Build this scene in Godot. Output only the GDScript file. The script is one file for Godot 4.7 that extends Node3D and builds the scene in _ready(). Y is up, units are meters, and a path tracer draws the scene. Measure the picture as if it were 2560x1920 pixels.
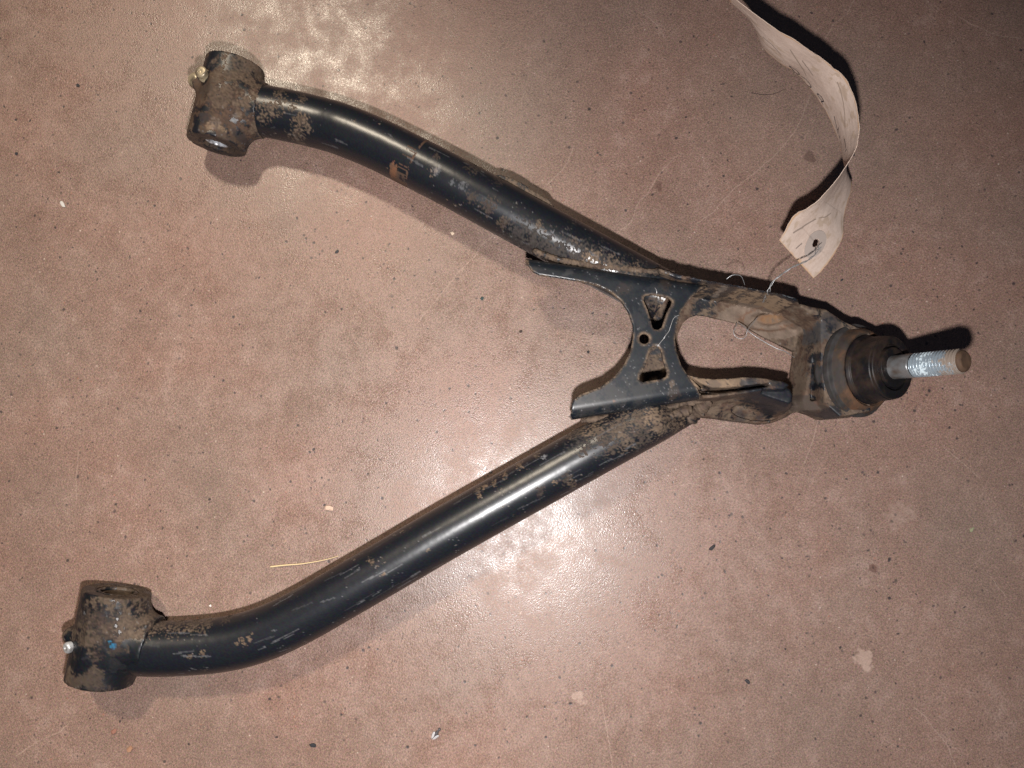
extends Node3D

# ------------------------------------------------------------------ measuring
# The photograph was taken from about 0.54 m, tipped 5 degrees.
const CAM_H := 0.54
const TIP := 0.087266
const FOCAL := 2000.0

var cam_at := Vector3(0, CAM_H, CAM_H * tan(TIP))

func at(px: float, py: float, h: float) -> Vector3:
	var u := (px - 1280.0) / FOCAL
	var v := (py - 960.0) / FOCAL
	var d := Vector3(u, -cos(TIP) - v * sin(TIP), -sin(TIP) + v * cos(TIP))
	return cam_at + d * ((h - CAM_H) / d.y)

var n_low := FastNoiseLite.new()
var n_mid := FastNoiseLite.new()
var n_fine := FastNoiseLite.new()
var rng := RandomNumberGenerator.new()

# linear base colours
const BLACK := Color(0.0105, 0.0118, 0.0152)
const DUST := Color(0.140, 0.100, 0.071)
const GRIME := Color(0.050, 0.036, 0.028)
const RUST := Color(0.145, 0.066, 0.036)
const TANDUST := Color(0.25, 0.172, 0.112)
const SCUFF := Color(0.17, 0.17, 0.18)

var M := {}
var speck := 1.35

func sm(a: float, b: float, x: float) -> float:
	return smoothstep(a, b, x)

func with_gloss(c: Color, g: float) -> Color:
	return Color(c.r, c.g, c.b, g)

# ------------------------------------------------------------------ naming
func tag(o: Node, label: String, category: String, group := "") -> void:
	o.set_meta("label", label)
	o.set_meta("category", category)
	if group != "":
		o.set_meta("group", group)

func thing(called: String, label: String, category: String, where := Vector3.ZERO, group := "") -> Node3D:
	var o := Node3D.new()
	o.name = called
	o.position = where
	add_child(o, true)
	tag(o, label, category, group)
	return o

func part(called: String, mesh: Mesh, parent: Node, mat: Material = null) -> MeshInstance3D:
	var o := MeshInstance3D.new()
	o.name = called
	o.mesh = mesh
	if mat != null:
		o.material_override = mat
	parent.add_child(o, true)
	return o

# ------------------------------------------------------------------ meshing
# vertices, normals, triangles and colours (alpha of a colour tells gloss paint from matt grime)
func commit(v: PackedVector3Array, n: PackedVector3Array, idx: PackedInt32Array, c: PackedColorArray, glossy: Material, matt: Material) -> ArrayMesh:
	var a := PackedInt32Array()
	var b := PackedInt32Array()
	var t := 0
	while t < idx.size():
		var i := idx[t]
		var j := idx[t + 1]
		var k := idx[t + 2]
		var nn := n[i] + n[j] + n[k]
		if (v[j] - v[i]).cross(v[k] - v[i]).dot(nn) > 0.0:
			var s := j
			j = k
			k = s
		if c[i].a + c[j].a + c[k].a > 1.5:
			a.append(i); a.append(j); a.append(k)
		else:
			b.append(i); b.append(j); b.append(k)
		t += 3
	# colours are stored in eight bits: scatter the rounding of the dark ones
	var dice := RandomNumberGenerator.new()
	dice.seed = 77
	for q in c.size():
		var e := (dice.randf() - 0.5) / 255.0
		c[q] = Color(c[q].r + e, c[q].g + (dice.randf() - 0.5) / 255.0, c[q].b + (dice.randf() - 0.5) / 255.0, 1.0)
	var m := ArrayMesh.new()
	for pair in [[a, glossy], [b, matt]]:
		var ids: PackedInt32Array = pair[0]
		if ids.is_empty():
			continue
		var arr := []
		arr.resize(Mesh.ARRAY_MAX)
		arr[Mesh.ARRAY_VERTEX] = v
		arr[Mesh.ARRAY_NORMAL] = n
		arr[Mesh.ARRAY_COLOR] = c
		arr[Mesh.ARRAY_INDEX] = ids
		m.add_surface_from_arrays(Mesh.PRIMITIVE_TRIANGLES, arr)
		m.surface_set_material(m.get_surface_count() - 1, pair[1])
	return m

# a sheet of nu x nv points; wraps round in v when closed
func grid(nu: int, nv: int, closed: bool, f: Callable, col: Callable, glossy: Material, matt: Material, inside := Vector3.INF) -> ArrayMesh:
	var v := PackedVector3Array()
	v.resize(nu * nv)
	for i in nu:
		for j in nv:
			v[i * nv + j] = f.call(float(i) / (nu - 1), float(j) / (nv if closed else nv - 1))
	var n := PackedVector3Array()
	n.resize(nu * nv)
	var c := PackedColorArray()
	c.resize(nu * nv)
	for i in nu:
		for j in nv:
			var i0 := maxi(i - 1, 0)
			var i1 := mini(i + 1, nu - 1)
			var j0 := (j - 1 + nv) % nv if closed else maxi(j - 1, 0)
			var j1 := (j + 1) % nv if closed else mini(j + 1, nv - 1)
			var p := v[i * nv + j]
			var nn := (v[i1 * nv + j] - v[i0 * nv + j]).cross(v[i * nv + j1] - v[i * nv + j0])
			nn = nn.normalized() if nn.length() > 1e-14 else Vector3.UP
			n[i * nv + j] = nn
			c[i * nv + j] = col.call(p, float(i) / (nu - 1), float(j) / (nv if closed else nv - 1))
	if inside == Vector3.INF:
		# tube or lathe: outward is away from the middle of each ring
		for i in nu:
			var mid := Vector3.ZERO
			for j in nv:
				mid += v[i * nv + j]
			mid /= nv
			var s := 0.0
			for j in nv:
				s += n[i * nv + j].dot(v[i * nv + j] - mid)
			if s < 0.0:
				for j in nv:
					n[i * nv + j] = -n[i * nv + j]
	elif n[(nu / 2) * nv + nv / 2].dot(inside) < 0.0:
		for q in n.size():
			n[q] = -n[q]
	var idx := PackedInt32Array()
	var last := nv if closed else nv - 1
	for i in nu - 1:
		for j in last:
			var a := i * nv + j
			var b := i * nv + (j + 1) % nv
			var d := a + nv
			var e := b + nv
			idx.append(a); idx.append(b); idx.append(d)
			idx.append(b); idx.append(e); idx.append(d)
	return commit(v, n, idx, c, glossy, matt)

# lathe round an axis from base along dir; profile of (distance along, radius) in millimetres
func lathe(base: Vector3, dir: Vector3, profile: PackedVector2Array, around: int, col: Callable, glossy: Material, matt: Material, rough := 0.0) -> ArrayMesh:
	var w := dir.normalized()
	var a := w.cross(Vector3(0.3, 0.2, 0.9)).normalized()
	var b := w.cross(a)
	var k := profile.size()
	# outward normals by profile: turn the edges
	var v := PackedVector3Array()
	var n := PackedVector3Array()
	var c := PackedColorArray()
	for i in k:
		var q := profile[i]
		var q0 := profile[maxi(i - 1, 0)]
		var q1 := profile[mini(i + 1, k - 1)]
		var t0 := (q - q0).normalized()
		var t1 := (q1 - q).normalized()
		var tt := (t0 + t1)
		if tt.length() < 1e-6:
			tt = t1
		tt = tt.normalized()
		for j in around:
			var ang := TAU * j / around
			var ray := a * cos(ang) + b * sin(ang)
			var p := base + w * (q.x * 0.001) + ray * (q.y * 0.001)
			var nn := (ray * tt.x - w * tt.y).normalized()
			if rough > 0.0 and q.y > 0.5:
				p += nn * (n_mid.get_noise_3dv(p) * rough * 0.001 + n_fine.get_noise_3dv(p) * rough * 0.0004)
			v.append(p)
			n.append(nn)
			c.append(col.call(p, float(i) / (k - 1), float(j) / around))
	var idx := PackedInt32Array()
	for i in k - 1:
		for j in around:
			var p0 := i * around + j
			var p1 := i * around + (j + 1) % around
			idx.append(p0); idx.append(p1); idx.append(p0 + around)
			idx.append(p1); idx.append(p1 + around); idx.append(p0 + around)
	return commit(v, n, idx, c, glossy, matt)

# rounds the corners of a profile by putting points either side of each
func bevelled(profile: Array, r: float, step := 1.2) -> PackedVector2Array:
	var out := PackedVector2Array()
	for i in profile.size():
		var q: Vector2 = profile[i]
		if i == 0 or i == profile.size() - 1:
			out.append(q)
			continue
		var p0: Vector2 = profile[i - 1]
		var p1: Vector2 = profile[i + 1]
		var ra := minf(r, (q - p0).length() * 0.4)
		var rb := minf(r, (p1 - q).length() * 0.4)
		var e0 := q + (p0 - q).normalized() * ra
		var e1 := q + (p1 - q).normalized() * rb
		for t in [0.0, 0.25, 0.5, 0.75, 1.0]:
			out.append(e0.lerp(q, t).lerp(q.lerp(e1, t), t))
	var fine := PackedVector2Array()
	for i in out.size() - 1:
		var len := (out[i + 1] - out[i]).length()
		var m := maxi(1, int(ceil(len / step)))
		for s in m:
			fine.append(out[i].lerp(out[i + 1], float(s) / m))
	fine.append(out[out.size() - 1])
	return fine

# surface nets over a field of nx x ny x nz values
func nets(o: Vector3, cell: float, nx: int, ny: int, nz: int, f: PackedFloat32Array, col: Callable, glossy: Material, matt: Material) -> ArrayMesh:
	var v := PackedVector3Array()
	var n := PackedVector3Array()
	var c := PackedColorArray()
	var idx := PackedInt32Array()
	var map := PackedInt32Array()
	map.resize(nx * ny * nz)
	map.fill(-1)
	var sy := nx
	var sz := nx * ny
	var off := PackedInt32Array([0, 1, sy, 1 + sy, sz, 1 + sz, sy + sz, 1 + sy + sz])
	var ea := PackedInt32Array([0, 2, 4, 6, 0, 1, 4, 5, 0, 1, 2, 3])
	var eb := PackedInt32Array([1, 3, 5, 7, 2, 3, 6, 7, 4, 5, 6, 7])
	for k in nz - 1:
		for j in ny - 1:
			for i in nx - 1:
				var q := i + j * sy + k * sz
				var in0 := f[q] < 0.0
				if in0 == (f[q + 1] < 0.0) and in0 == (f[q + sy] < 0.0) and in0 == (f[q + sz] < 0.0) and in0 == (f[q + 1 + sy] < 0.0) and in0 == (f[q + 1 + sz] < 0.0) and in0 == (f[q + sy + sz] < 0.0) and in0 == (f[q + 1 + sy + sz] < 0.0):
					continue
				var sum := Vector3.ZERO
				var m := 0
				for e in 12:
					var a := f[q + off[ea[e]]]
					var b := f[q + off[eb[e]]]
					if (a < 0.0) != (b < 0.0):
						var t := a / (a - b)
						var ca := ea[e]
						var cb := eb[e]
						var pa := Vector3(ca & 1, (ca >> 1) & 1, (ca >> 2) & 1)
						var pb := Vector3(cb & 1, (cb >> 1) & 1, (cb >> 2) & 1)
						sum += pa.lerp(pb, t)
						m += 1
				var g := Vector3(
					f[q + 1] - f[q] + f[q + 1 + sy] - f[q + sy] + f[q + 1 + sz] - f[q + sz] + f[q + 1 + sy + sz] - f[q + sy + sz],
					f[q + sy] - f[q] + f[q + 1 + sy] - f[q + 1] + f[q + sy + sz] - f[q + sz] + f[q + 1 + sy + sz] - f[q + 1 + sz],
					f[q + sz] - f[q] + f[q + 1 + sz] - f[q + 1] + f[q + sy + sz] - f[q + sy] + f[q + 1 + sy + sz] - f[q + 1 + sy])
				var p := o + (Vector3(i, j, k) + sum / m) * cell
				map[q] = v.size()
				v.append(p)
				g = g.normalized()
				n.append(g)
				c.append(col.call(p, g))
	for k in range(1, nz - 1):
		for j in range(1, ny - 1):
			for i in range(1, nx - 1):
				var q := i + j * sy + k * sz
				var s := f[q] < 0.0
				if s != (f[q + 1] < 0.0):
					quad(idx, map[q], map[q - sy], map[q - sy - sz], map[q - sz])
				if s != (f[q + sy] < 0.0):
					quad(idx, map[q], map[q - 1], map[q - 1 - sz], map[q - sz])
				if s != (f[q + sz] < 0.0):
					quad(idx, map[q], map[q - 1], map[q - 1 - sy], map[q - sy])
	# smooth the normals once over the mesh
	var nn := PackedVector3Array()
	nn.resize(n.size())
	for t in range(0, idx.size(), 3):
		var a := idx[t]
		var b := idx[t + 1]
		var d := idx[t + 2]
		var fn := (v[b] - v[a]).cross(v[d] - v[a])
		if fn.dot(n[a] + n[b] + n[d]) < 0.0:
			fn = -fn
		nn[a] += fn
		nn[b] += fn
		nn[d] += fn
	for q in nn.size():
		nn[q] = nn[q].normalized() if nn[q].length() > 1e-16 else n[q]
	return commit(v, nn, idx, c, glossy, matt)

func quad(idx: PackedInt32Array, a: int, b: int, c: int, d: int) -> void:
	if a < 0 or b < 0 or c < 0 or d < 0:
		return
	idx.append(a); idx.append(b); idx.append(c)
	idx.append(a); idx.append(c); idx.append(d)

# signed distance to a polygon in the x-z plane
func poly_d(p: Vector2, poly: PackedVector2Array) -> float:
	var d := INF
	var s := 1.0
	var k := poly.size()
	var j := k - 1
	for i in k:
		var e := poly[j] - poly[i]
		var w := p - poly[i]
		var t := clampf(w.dot(e) / e.dot(e), 0.0, 1.0)
		d = minf(d, (w - e * t).length_squared())
		var c1 := p.y >= poly[i].y
		var c2 := p.y < poly[j].y
		var c3 := e.x * w.y > e.y * w.x
		if (c1 and c2 and c3) or (not c1 and not c2 and not c3):
			s = -s
		j = i
	return s * sqrt(d)

# pairs of photo pixels at one height -> outline on the x-z plane
func outline(px: Array, h: float) -> PackedVector2Array:
	var out := PackedVector2Array()
	for i in range(0, px.size(), 2):
		var w := at(px[i], px[i + 1], h)
		out.append(Vector2(w.x, w.z))
	return out

func smin(a: float, b: float, k: float) -> float:
	var h := maxf(k - absf(a - b), 0.0) / k
	return minf(a, b) - h * h * k * 0.25

# a wire or stalk along points
func wire_mesh(pts: Array, r: float, mat: Material, taper := 1.0, sides := 8) -> ArrayMesh:
	var cv := Curve3D.new()
	for i in pts.size():
		var p: Vector3 = pts[i]
		var a: Vector3 = pts[maxi(i - 1, 0)]
		var b: Vector3 = pts[mini(i + 1, pts.size() - 1)]
		var tg := (b - a) / 6.0
		cv.add_point(p, -tg, tg)
	cv.bake_interval = 0.0006
	var len := cv.get_baked_length()
	var n := maxi(6, int(len / 0.0009))
	var f := func(u: float, v: float) -> Vector3:
		var uu := clampf((u * (n + 1) - 1.0) / (n - 1), 0.0, 1.0)
		var p := cv.sample_baked(uu * len)
		var q := cv.sample_baked(minf(uu * len + 0.0005, len))
		var o := cv.sample_baked(maxf(uu * len - 0.0005, 0.0))
		var t := (q - o).normalized()
		var s := t.cross(Vector3.UP)
		if s.length() < 0.1:
			s = t.cross(Vector3.RIGHT)
		s = s.normalized()
		var up := s.cross(t)
		var rr := r * lerpf(1.0, taper, uu)
		if u <= 0.0 or u >= 1.0:
			rr *= 0.02
		return p + (s * cos(v * TAU) + up * sin(v * TAU)) * rr
	var col := func(_p: Vector3, _u: float, _v: float) -> Color:
		return Color(1, 1, 1, 1)
	return grid(n + 2, sides, true, f, col, mat, mat)

# an irregular little lump lying on the floor
func lump_mesh(size: Vector3, seed_: int, mat: Material, jag := 0.35) -> ArrayMesh:
	var r := RandomNumberGenerator.new()
	r.seed = seed_
	var st := SurfaceTool.new()
	st.begin(Mesh.PRIMITIVE_TRIANGLES)
	var rings := [[-0.5, 0.75], [0.0, 1.0], [0.42, 0.7]]
	var k := 7
	var pts := []
	for ring in rings:
		for j in k:
			var ang := TAU * (j + r.randf() * 0.5) / k
			var rad: float = ring[1] * (1.0 + (r.randf() - 0.5) * 2.0 * jag)
			pts.append(Vector3(cos(ang) * rad * size.x * 0.5, (ring[0] + 0.5 + (r.randf() - 0.5) * 0.15 * float(ring[0] > -0.4)) * size.y, sin(ang) * rad * size.z * 0.5))
	var top := Vector3((r.randf() - 0.5) * 0.3 * size.x, size.y, (r.randf() - 0.5) * 0.3 * size.z)
	st.set_smooth_group(-1)
	for a in 2:
		for j in k:
			var p0: Vector3 = pts[a * k + j]
			var p1: Vector3 = pts[a * k + (j + 1) % k]
			var p2: Vector3 = pts[(a + 1) * k + j]
			var p3: Vector3 = pts[(a + 1) * k + (j + 1) % k]
			for p in [p0, p1, p2, p1, p3, p2]:
				st.add_vertex(p)
	for j in k:
		st.add_vertex(pts[2 * k + j])
		st.add_vertex(pts[2 * k + (j + 1) % k])
		st.add_vertex(top)
		st.add_vertex(pts[(j + 1) % k])
		st.add_vertex(pts[j])
		st.add_vertex(Vector3.ZERO)
	st.generate_normals()
	st.set_material(mat)
	return st.commit()

# ------------------------------------------------------------------ materials
func plain(albedo: Color, rough: float, metal := 0.0) -> StandardMaterial3D:
	var m := StandardMaterial3D.new()
	m.albedo_color = albedo.linear_to_srgb()
	m.roughness = rough
	m.metallic = metal
	return m

func tinted(rough: float, metal := 0.0, spec := 0.5) -> StandardMaterial3D:
	var m := StandardMaterial3D.new()
	m.vertex_color_use_as_albedo = true
	m.roughness = rough
	m.metallic = metal
	m.metallic_specular = spec
	return m

func noise_bytes(size: int, freq: float, octaves: int, seed_: int, kind := FastNoiseLite.TYPE_SIMPLEX_SMOOTH) -> PackedByteArray:
	var f := FastNoiseLite.new()
	f.noise_type = kind
	f.frequency = freq
	f.fractal_octaves = octaves
	f.seed = seed_
	var im := f.get_seamless_image(size, size)
	im.convert(Image.FORMAT_L8)
	return im.get_data()

func noise_image(size: int, out: int, freq: float, octaves: int, seed_: int) -> PackedByteArray:
	var f := FastNoiseLite.new()
	f.noise_type = FastNoiseLite.TYPE_SIMPLEX_SMOOTH
	f.frequency = freq
	f.fractal_octaves = octaves
	f.seed = seed_
	var im := f.get_seamless_image(size, size)
	im.convert(Image.FORMAT_L8)
	im.resize(out, out, Image.INTERPOLATE_CUBIC)
	return im.get_data()

const FLOOR_PX := 2048     # texture side
const FLOOR_M := 0.75      # metres of floor it covers

func floor_px(px: float, py: float) -> Vector2:
	var w := at(px, py, 0.0)
	return Vector2((w.x / FLOOR_M + 0.5) * FLOOR_PX, (w.z / FLOOR_M + 0.5) * FLOOR_PX)

func floor_material() -> StandardMaterial3D:
	var s := FLOOR_PX
	var low := noise_image(256, s, 0.011, 4, 11)
	var low2 := noise_image(256, s, 0.020, 4, 12)
	var mid := noise_image(512, s, 0.035, 4, 13)
	var mid2 := noise_image(512, s, 0.11, 3, 14)
	var grain := noise_bytes(1024, 0.47, 2, 15)
	var grain2 := noise_bytes(1024, 0.21, 3, 16)
	var data := PackedByteArray()
	data.resize(s * s * 3)
	var rough := PackedByteArray()
	rough.resize(s * s)
	var high := PackedByteArray()
	high.resize(s * s)
	var r := RandomNumberGenerator.new()
	r.seed = 5
	var hash := 12345
	for y in s:
		var gy := (y & 1023) * 1024
		var gy2 := ((y + 377) & 1023) * 1024
		for x in s:
			var q := y * s + x
			hash = (hash * 1103515245 + 12345) & 0x7fffffff
			var wn := float(hash >> 15) / 65536.0 - 0.5
			var a := low[q] / 255.0 - 0.5
			var b := low2[q] / 255.0 - 0.5
			var c := mid[q] / 255.0 - 0.5
			var d := mid2[q] / 255.0 - 0.5
			var g := grain[gy + (x & 1023)] / 255.0 - 0.5
			var g2 := grain2[gy2 + ((x + 511) & 1023)] / 255.0 - 0.5
			var tone := 1.0 + 0.05 * a + 0.04 * b + 0.05 * c + 0.07 * d + 0.24 * g2 + 0.40 * g + 0.30 * wn
			var chalk := clampf((0.7 * c + 0.9 * d + 0.4 * b + 0.8 * g2 + 0.5 * g - 0.26) * 2.6, 0.0, 1.0) * 0.45
			var red := 0.5 * b - 0.4 * a + 0.25 * g2
			var g3 := grain2[((y + 91) & 1023) * 1024 + ((x + 733) & 1023)] / 255.0 - 0.5
			var g4 := grain2[((y + 640) & 1023) * 1024 + ((x + 150) & 1023)] / 255.0 - 0.5
			var rr := 129.0 * tone + 7.0 * red + 13.0 * g3
			var gg := 104.5 * tone - 6.0 * red - 7.0 * g3 + 7.0 * g4
			var bb := 93.0 * tone - 8.0 * red + 4.0 * g3 - 12.0 * g4
			rr = lerpf(rr, 154.0, chalk)
			gg = lerpf(gg, 132.0, chalk)
			bb = lerpf(bb, 122.0, chalk)
			var o := q * 3
			data[o] = clampi(int(rr), 0, 255)
			data[o + 1] = clampi(int(gg), 0, 255)
			data[o + 2] = clampi(int(bb), 0, 255)
			rough[q] = clampi(int(255.0 * (0.40 + 0.30 * c + 0.12 * b + 0.20 * d + 0.26 * g2 + 0.2 * g)), 60, 240)
			high[q] = clampi(int(128.0 + 60.0 * g + 30.0 * g2 + 80.0 * wn + 10.0 * d), 0, 255)
	# pits, grains and dirt specks
	for k in 120000:
		var x := r.randi() % s
		var y := r.randi() % s
		var dens := mid2[y * s + x] / 255.0 * 0.6 + low2[y * s + x] / 255.0 * 0.6
		if r.randf() > dens * dens * 1.6:
			continue
		var kind := r.randf()
		var rad := 0.45 + pow(r.randf(), 14.0) * 2.6
		var stretch := r.randf_range(0.4, 1.0)
		var ang := r.randf() * TAU
		var tint := Color8(46, 42, 44)
		var share := r.randf_range(0.25, 0.8)
		if kind > 0.52 and kind < 0.8:
			tint = Color8(206, 160, 132)
			share *= 0.55
			rad = minf(rad, 1.3)
		elif kind >= 0.8 and kind < 0.93:
			tint = Color8(176, 104, 78)
			share *= 0.6
			rad = minf(rad, 1.5)
		elif kind >= 0.93:
			tint = Color8(226, 214, 200)
			rad = minf(rad, 1.2)
		stamp(data, high, x, y, rad, stretch, ang, tint, share, 40 if kind <= 0.52 else 190)
	# hairline cracks and scratches, pale with dust
	var chalky := Color8(182, 160, 146)
	for line in [
		[2135, 0, 2118, 34, 2084, 60, 2062, 98], [2026, 238, 2004, 296, 1986, 330, 1952, 372, 1934, 392, 1882, 436, 1836, 470, 1784, 530, 1740, 560],
		[1434, 366, 1418, 408, 1392, 438, 1366, 462], [1694, 388, 1650, 432, 1618, 486, 1596, 506, 1578, 556, 1540, 584],
		[1232, 590, 1204, 612, 1188, 640, 1150, 676, 1112, 722, 1080, 764, 1050, 800], [2284, 1768, 2312, 1790, 2334, 1822, 2366, 1858, 2380, 1894, 2394, 1925],
		[1500, 1722, 1510, 1790, 1522, 1848, 1532, 1925], [2384, 30, 2430, 62, 2500, 90, 2556, 96], [2060, 920, 2052, 1000, 2036, 1090, 2010, 1160],
		[2360, 1120, 2410, 1160, 2450, 1196], [196, 1124, 190, 1200, 192, 1250], [1700, 1215, 1726, 1208, 1760, 1216],
		[2476, 1440, 2500, 1474, 2516, 1494], [40, 1890, 96, 1852, 150, 1830, 172, 1808], [1590, 20, 1640, 60, 1662, 96]]:
		crack(data, high, line, 0.9, chalky, 0.5, r)
	for k in 190:
		var px := r.randf_range(0, 2560)
		var py := r.randf_range(0, 1920)
		var ang := r.randf() * TAU
		var len := r.randf_range(14, 70)
		crack(data, high, [px, py, px + cos(ang) * len * 0.5 + r.randf_range(-6, 6), py + sin(ang) * len * 0.5 + r.randf_range(-6, 6), px + cos(ang) * len, py + sin(ang) * len], 0.55, chalky, r.randf_range(0.12, 0.45), r)
	# plaster smear, brown drips and dark rub marks
	blot(data, low2, mid, 2160, 1650, 16.0, Color8(180, 156, 142), 0.6, 1)
	blot(data, low2, mid, 1450, 1740, 15.0, Color8(170, 146, 132), 0.6, 2)
	blot(data, low2, mid, 2184, 1425, 10.0, Color8(84, 58, 50), 0.6, 3)
	blot(data, low2, mid, 1650, 470, 14.0, Color8(86, 62, 54), 0.55, 4)
	blot(data, low2, mid, 700, 560, 30.0, Color8(100, 78, 70), 0.25, 5)
	blot(data, low2, mid, 2030, 395, 9.0, Color8(80, 62, 56), 0.5, 6)
	blot(data, low2, mid, 2240, 1300, 24.0, Color8(150, 128, 116), 0.45, 7)
	var im := Image.create_from_data(s, s, false, Image.FORMAT_RGB8, data)
	var rim := Image.create_from_data(s, s, false, Image.FORMAT_L8, rough)
	var him := Image.create_from_data(s, s, false, Image.FORMAT_L8, high)
	him.convert(Image.FORMAT_RGBA8)
	him.bump_map_to_normal_map(2.0)
	var m := StandardMaterial3D.new()
	m.albedo_texture = ImageTexture.create_from_image(im)
	m.roughness = 1.0
	m.roughness_texture = ImageTexture.create_from_image(rim)
	m.normal_enabled = true
	m.normal_scale = 0.30
	m.normal_texture = ImageTexture.create_from_image(him)
	m.metallic_specular = 0.5
	return m

func stamp(data: PackedByteArray, high: PackedByteArray, cx: float, cy: float, rad: float, stretch: float, ang: float, tint: Color, share: float, level: int) -> void:
	var s := FLOOR_PX
	var ca := cos(ang)
	var sa := sin(ang)
	var k := int(ceil(rad)) + 1
	for dy in range(-k, k + 1):
		for dx in range(-k, k + 1):
			var u := dx * ca + dy * sa
			var v := (-dx * sa + dy * ca) / stretch
			var t := clampf(rad + 0.5 - sqrt(u * u + v * v), 0.0, 1.0) * share
			if t <= 0.0:
				continue
			var q := ((int(cy) + dy + s) % s) * s + (int(cx) + dx + s) % s
			data[q * 3] = int(lerpf(data[q * 3], tint.r8, t))
			data[q * 3 + 1] = int(lerpf(data[q * 3 + 1], tint.g8, t))
			data[q * 3 + 2] = int(lerpf(data[q * 3 + 2], tint.b8, t))
			high[q] = int(lerpf(high[q], level, t))

func crack(data: PackedByteArray, high: PackedByteArray, line: Array, width: float, tint: Color, share: float, r: RandomNumberGenerator) -> void:
	for i in range(0, line.size() - 2, 2):
		var a := floor_px(line[i], line[i + 1])
		var b := floor_px(line[i + 2], line[i + 3])
		var n := int((b - a).length() / 0.7) + 1
		var side := (b - a).orthogonal().normalized()
		var wob := 0.0
		for k in n:
			wob = wob * 0.86 + r.randf_range(-0.55, 0.55)
			var t := float(k) / n
			var p := a.lerp(b, t) + side * wob * sin(t * PI)
			stamp(data, high, p.x, p.y, width * r.randf_range(0.35, 1.0), 1.0, 0.0, tint, share * r.randf_range(0.3, 1.0), 90)

func blot(data: PackedByteArray, na: PackedByteArray, nb: PackedByteArray, px: float, py: float, rad: float, tint: Color, share: float, k: int) -> void:
	var s := FLOOR_PX
	var c := floor_px(px, py)
	var e := int(rad * 2.0)
	for dy in range(-e, e + 1):
		for dx in range(-e, e + 1):
			var x := (int(c.x) + dx + s) % s
			var y := (int(c.y) + dy + s) % s
			var q := y * s + x
			var q2 := ((y * 5 + k * 311) % s) * s + (x * 5 + k * 177) % s
			var ragged := (na[q2] + nb[q2]) / 255.0 - 1.0
			var t := clampf((1.0 - Vector2(dx, dy).length() / rad + ragged * 1.7) * 2.2, 0.0, 1.0) * share
			if t <= 0.0:
				continue
			data[q * 3] = int(lerpf(data[q * 3], tint.r8, t))
			data[q * 3 + 1] = int(lerpf(data[q * 3 + 1], tint.g8, t))
			data[q * 3 + 2] = int(lerpf(data[q * 3 + 2], tint.b8, t))

# ------------------------------------------------------------------ grime on steel
# spots: [centre, radius, colour, strength]; noise breaks up their edges
func dirty(p: Vector3, bias: float, spots: Array, rust := 0.0) -> Color:
	var a := n_low.get_noise_3dv(p)
	var b := n_mid.get_noise_3dv(p)
	var c := n_fine.get_noise_3dv(p)
	var k := bias + 0.62 * a + 0.45 * b + 0.33 * speck * c
	var t := sm(0.0, 0.24, k)
	var dust := GRIME.lerp(DUST, clampf(0.45 + 1.1 * b + 0.7 * c, 0.0, 1.0))
	if rust > 0.0:
		dust = dust.lerp(RUST, clampf((a - b + 0.15) * 1.6, 0.0, 1.0) * rust)
	var col := BLACK.lerp(dust, t)
	var gloss := 1.0 - t
	for sp in spots:
		var sc0: Vector3 = sp[0]
		var d: float = Vector2(p.x - sc0.x, p.z - sc0.z).length() / float(sp[1])
		if d > 1.9:
			continue
		var e := sm(-0.05, 0.42, 1.0 - d + (1.4 - 0.6 * speck) * b + speck * c + 0.3 * a) * float(sp[3]) * (0.8 + 0.4 * c)
		if e > 0.0:
			var sc: Color = sp[2]
			col = col.lerp(sc * (1.0 + 0.5 * c), e)
			gloss = minf(gloss, 1.0 - e)
	if c > 0.5 and b > 0.14 and a > 0.0:
		col = col.lerp(SCUFF, sm(0.5, 0.66, c) * 0.5)
	return with_gloss(col, gloss)

func spots_of(list: Array, h: float) -> Array:
	var out := []
	for q in list:
		out.append([at(q[0], q[1], h), q[2] * 0.000255, q[3], q[4]])
	return out

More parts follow.
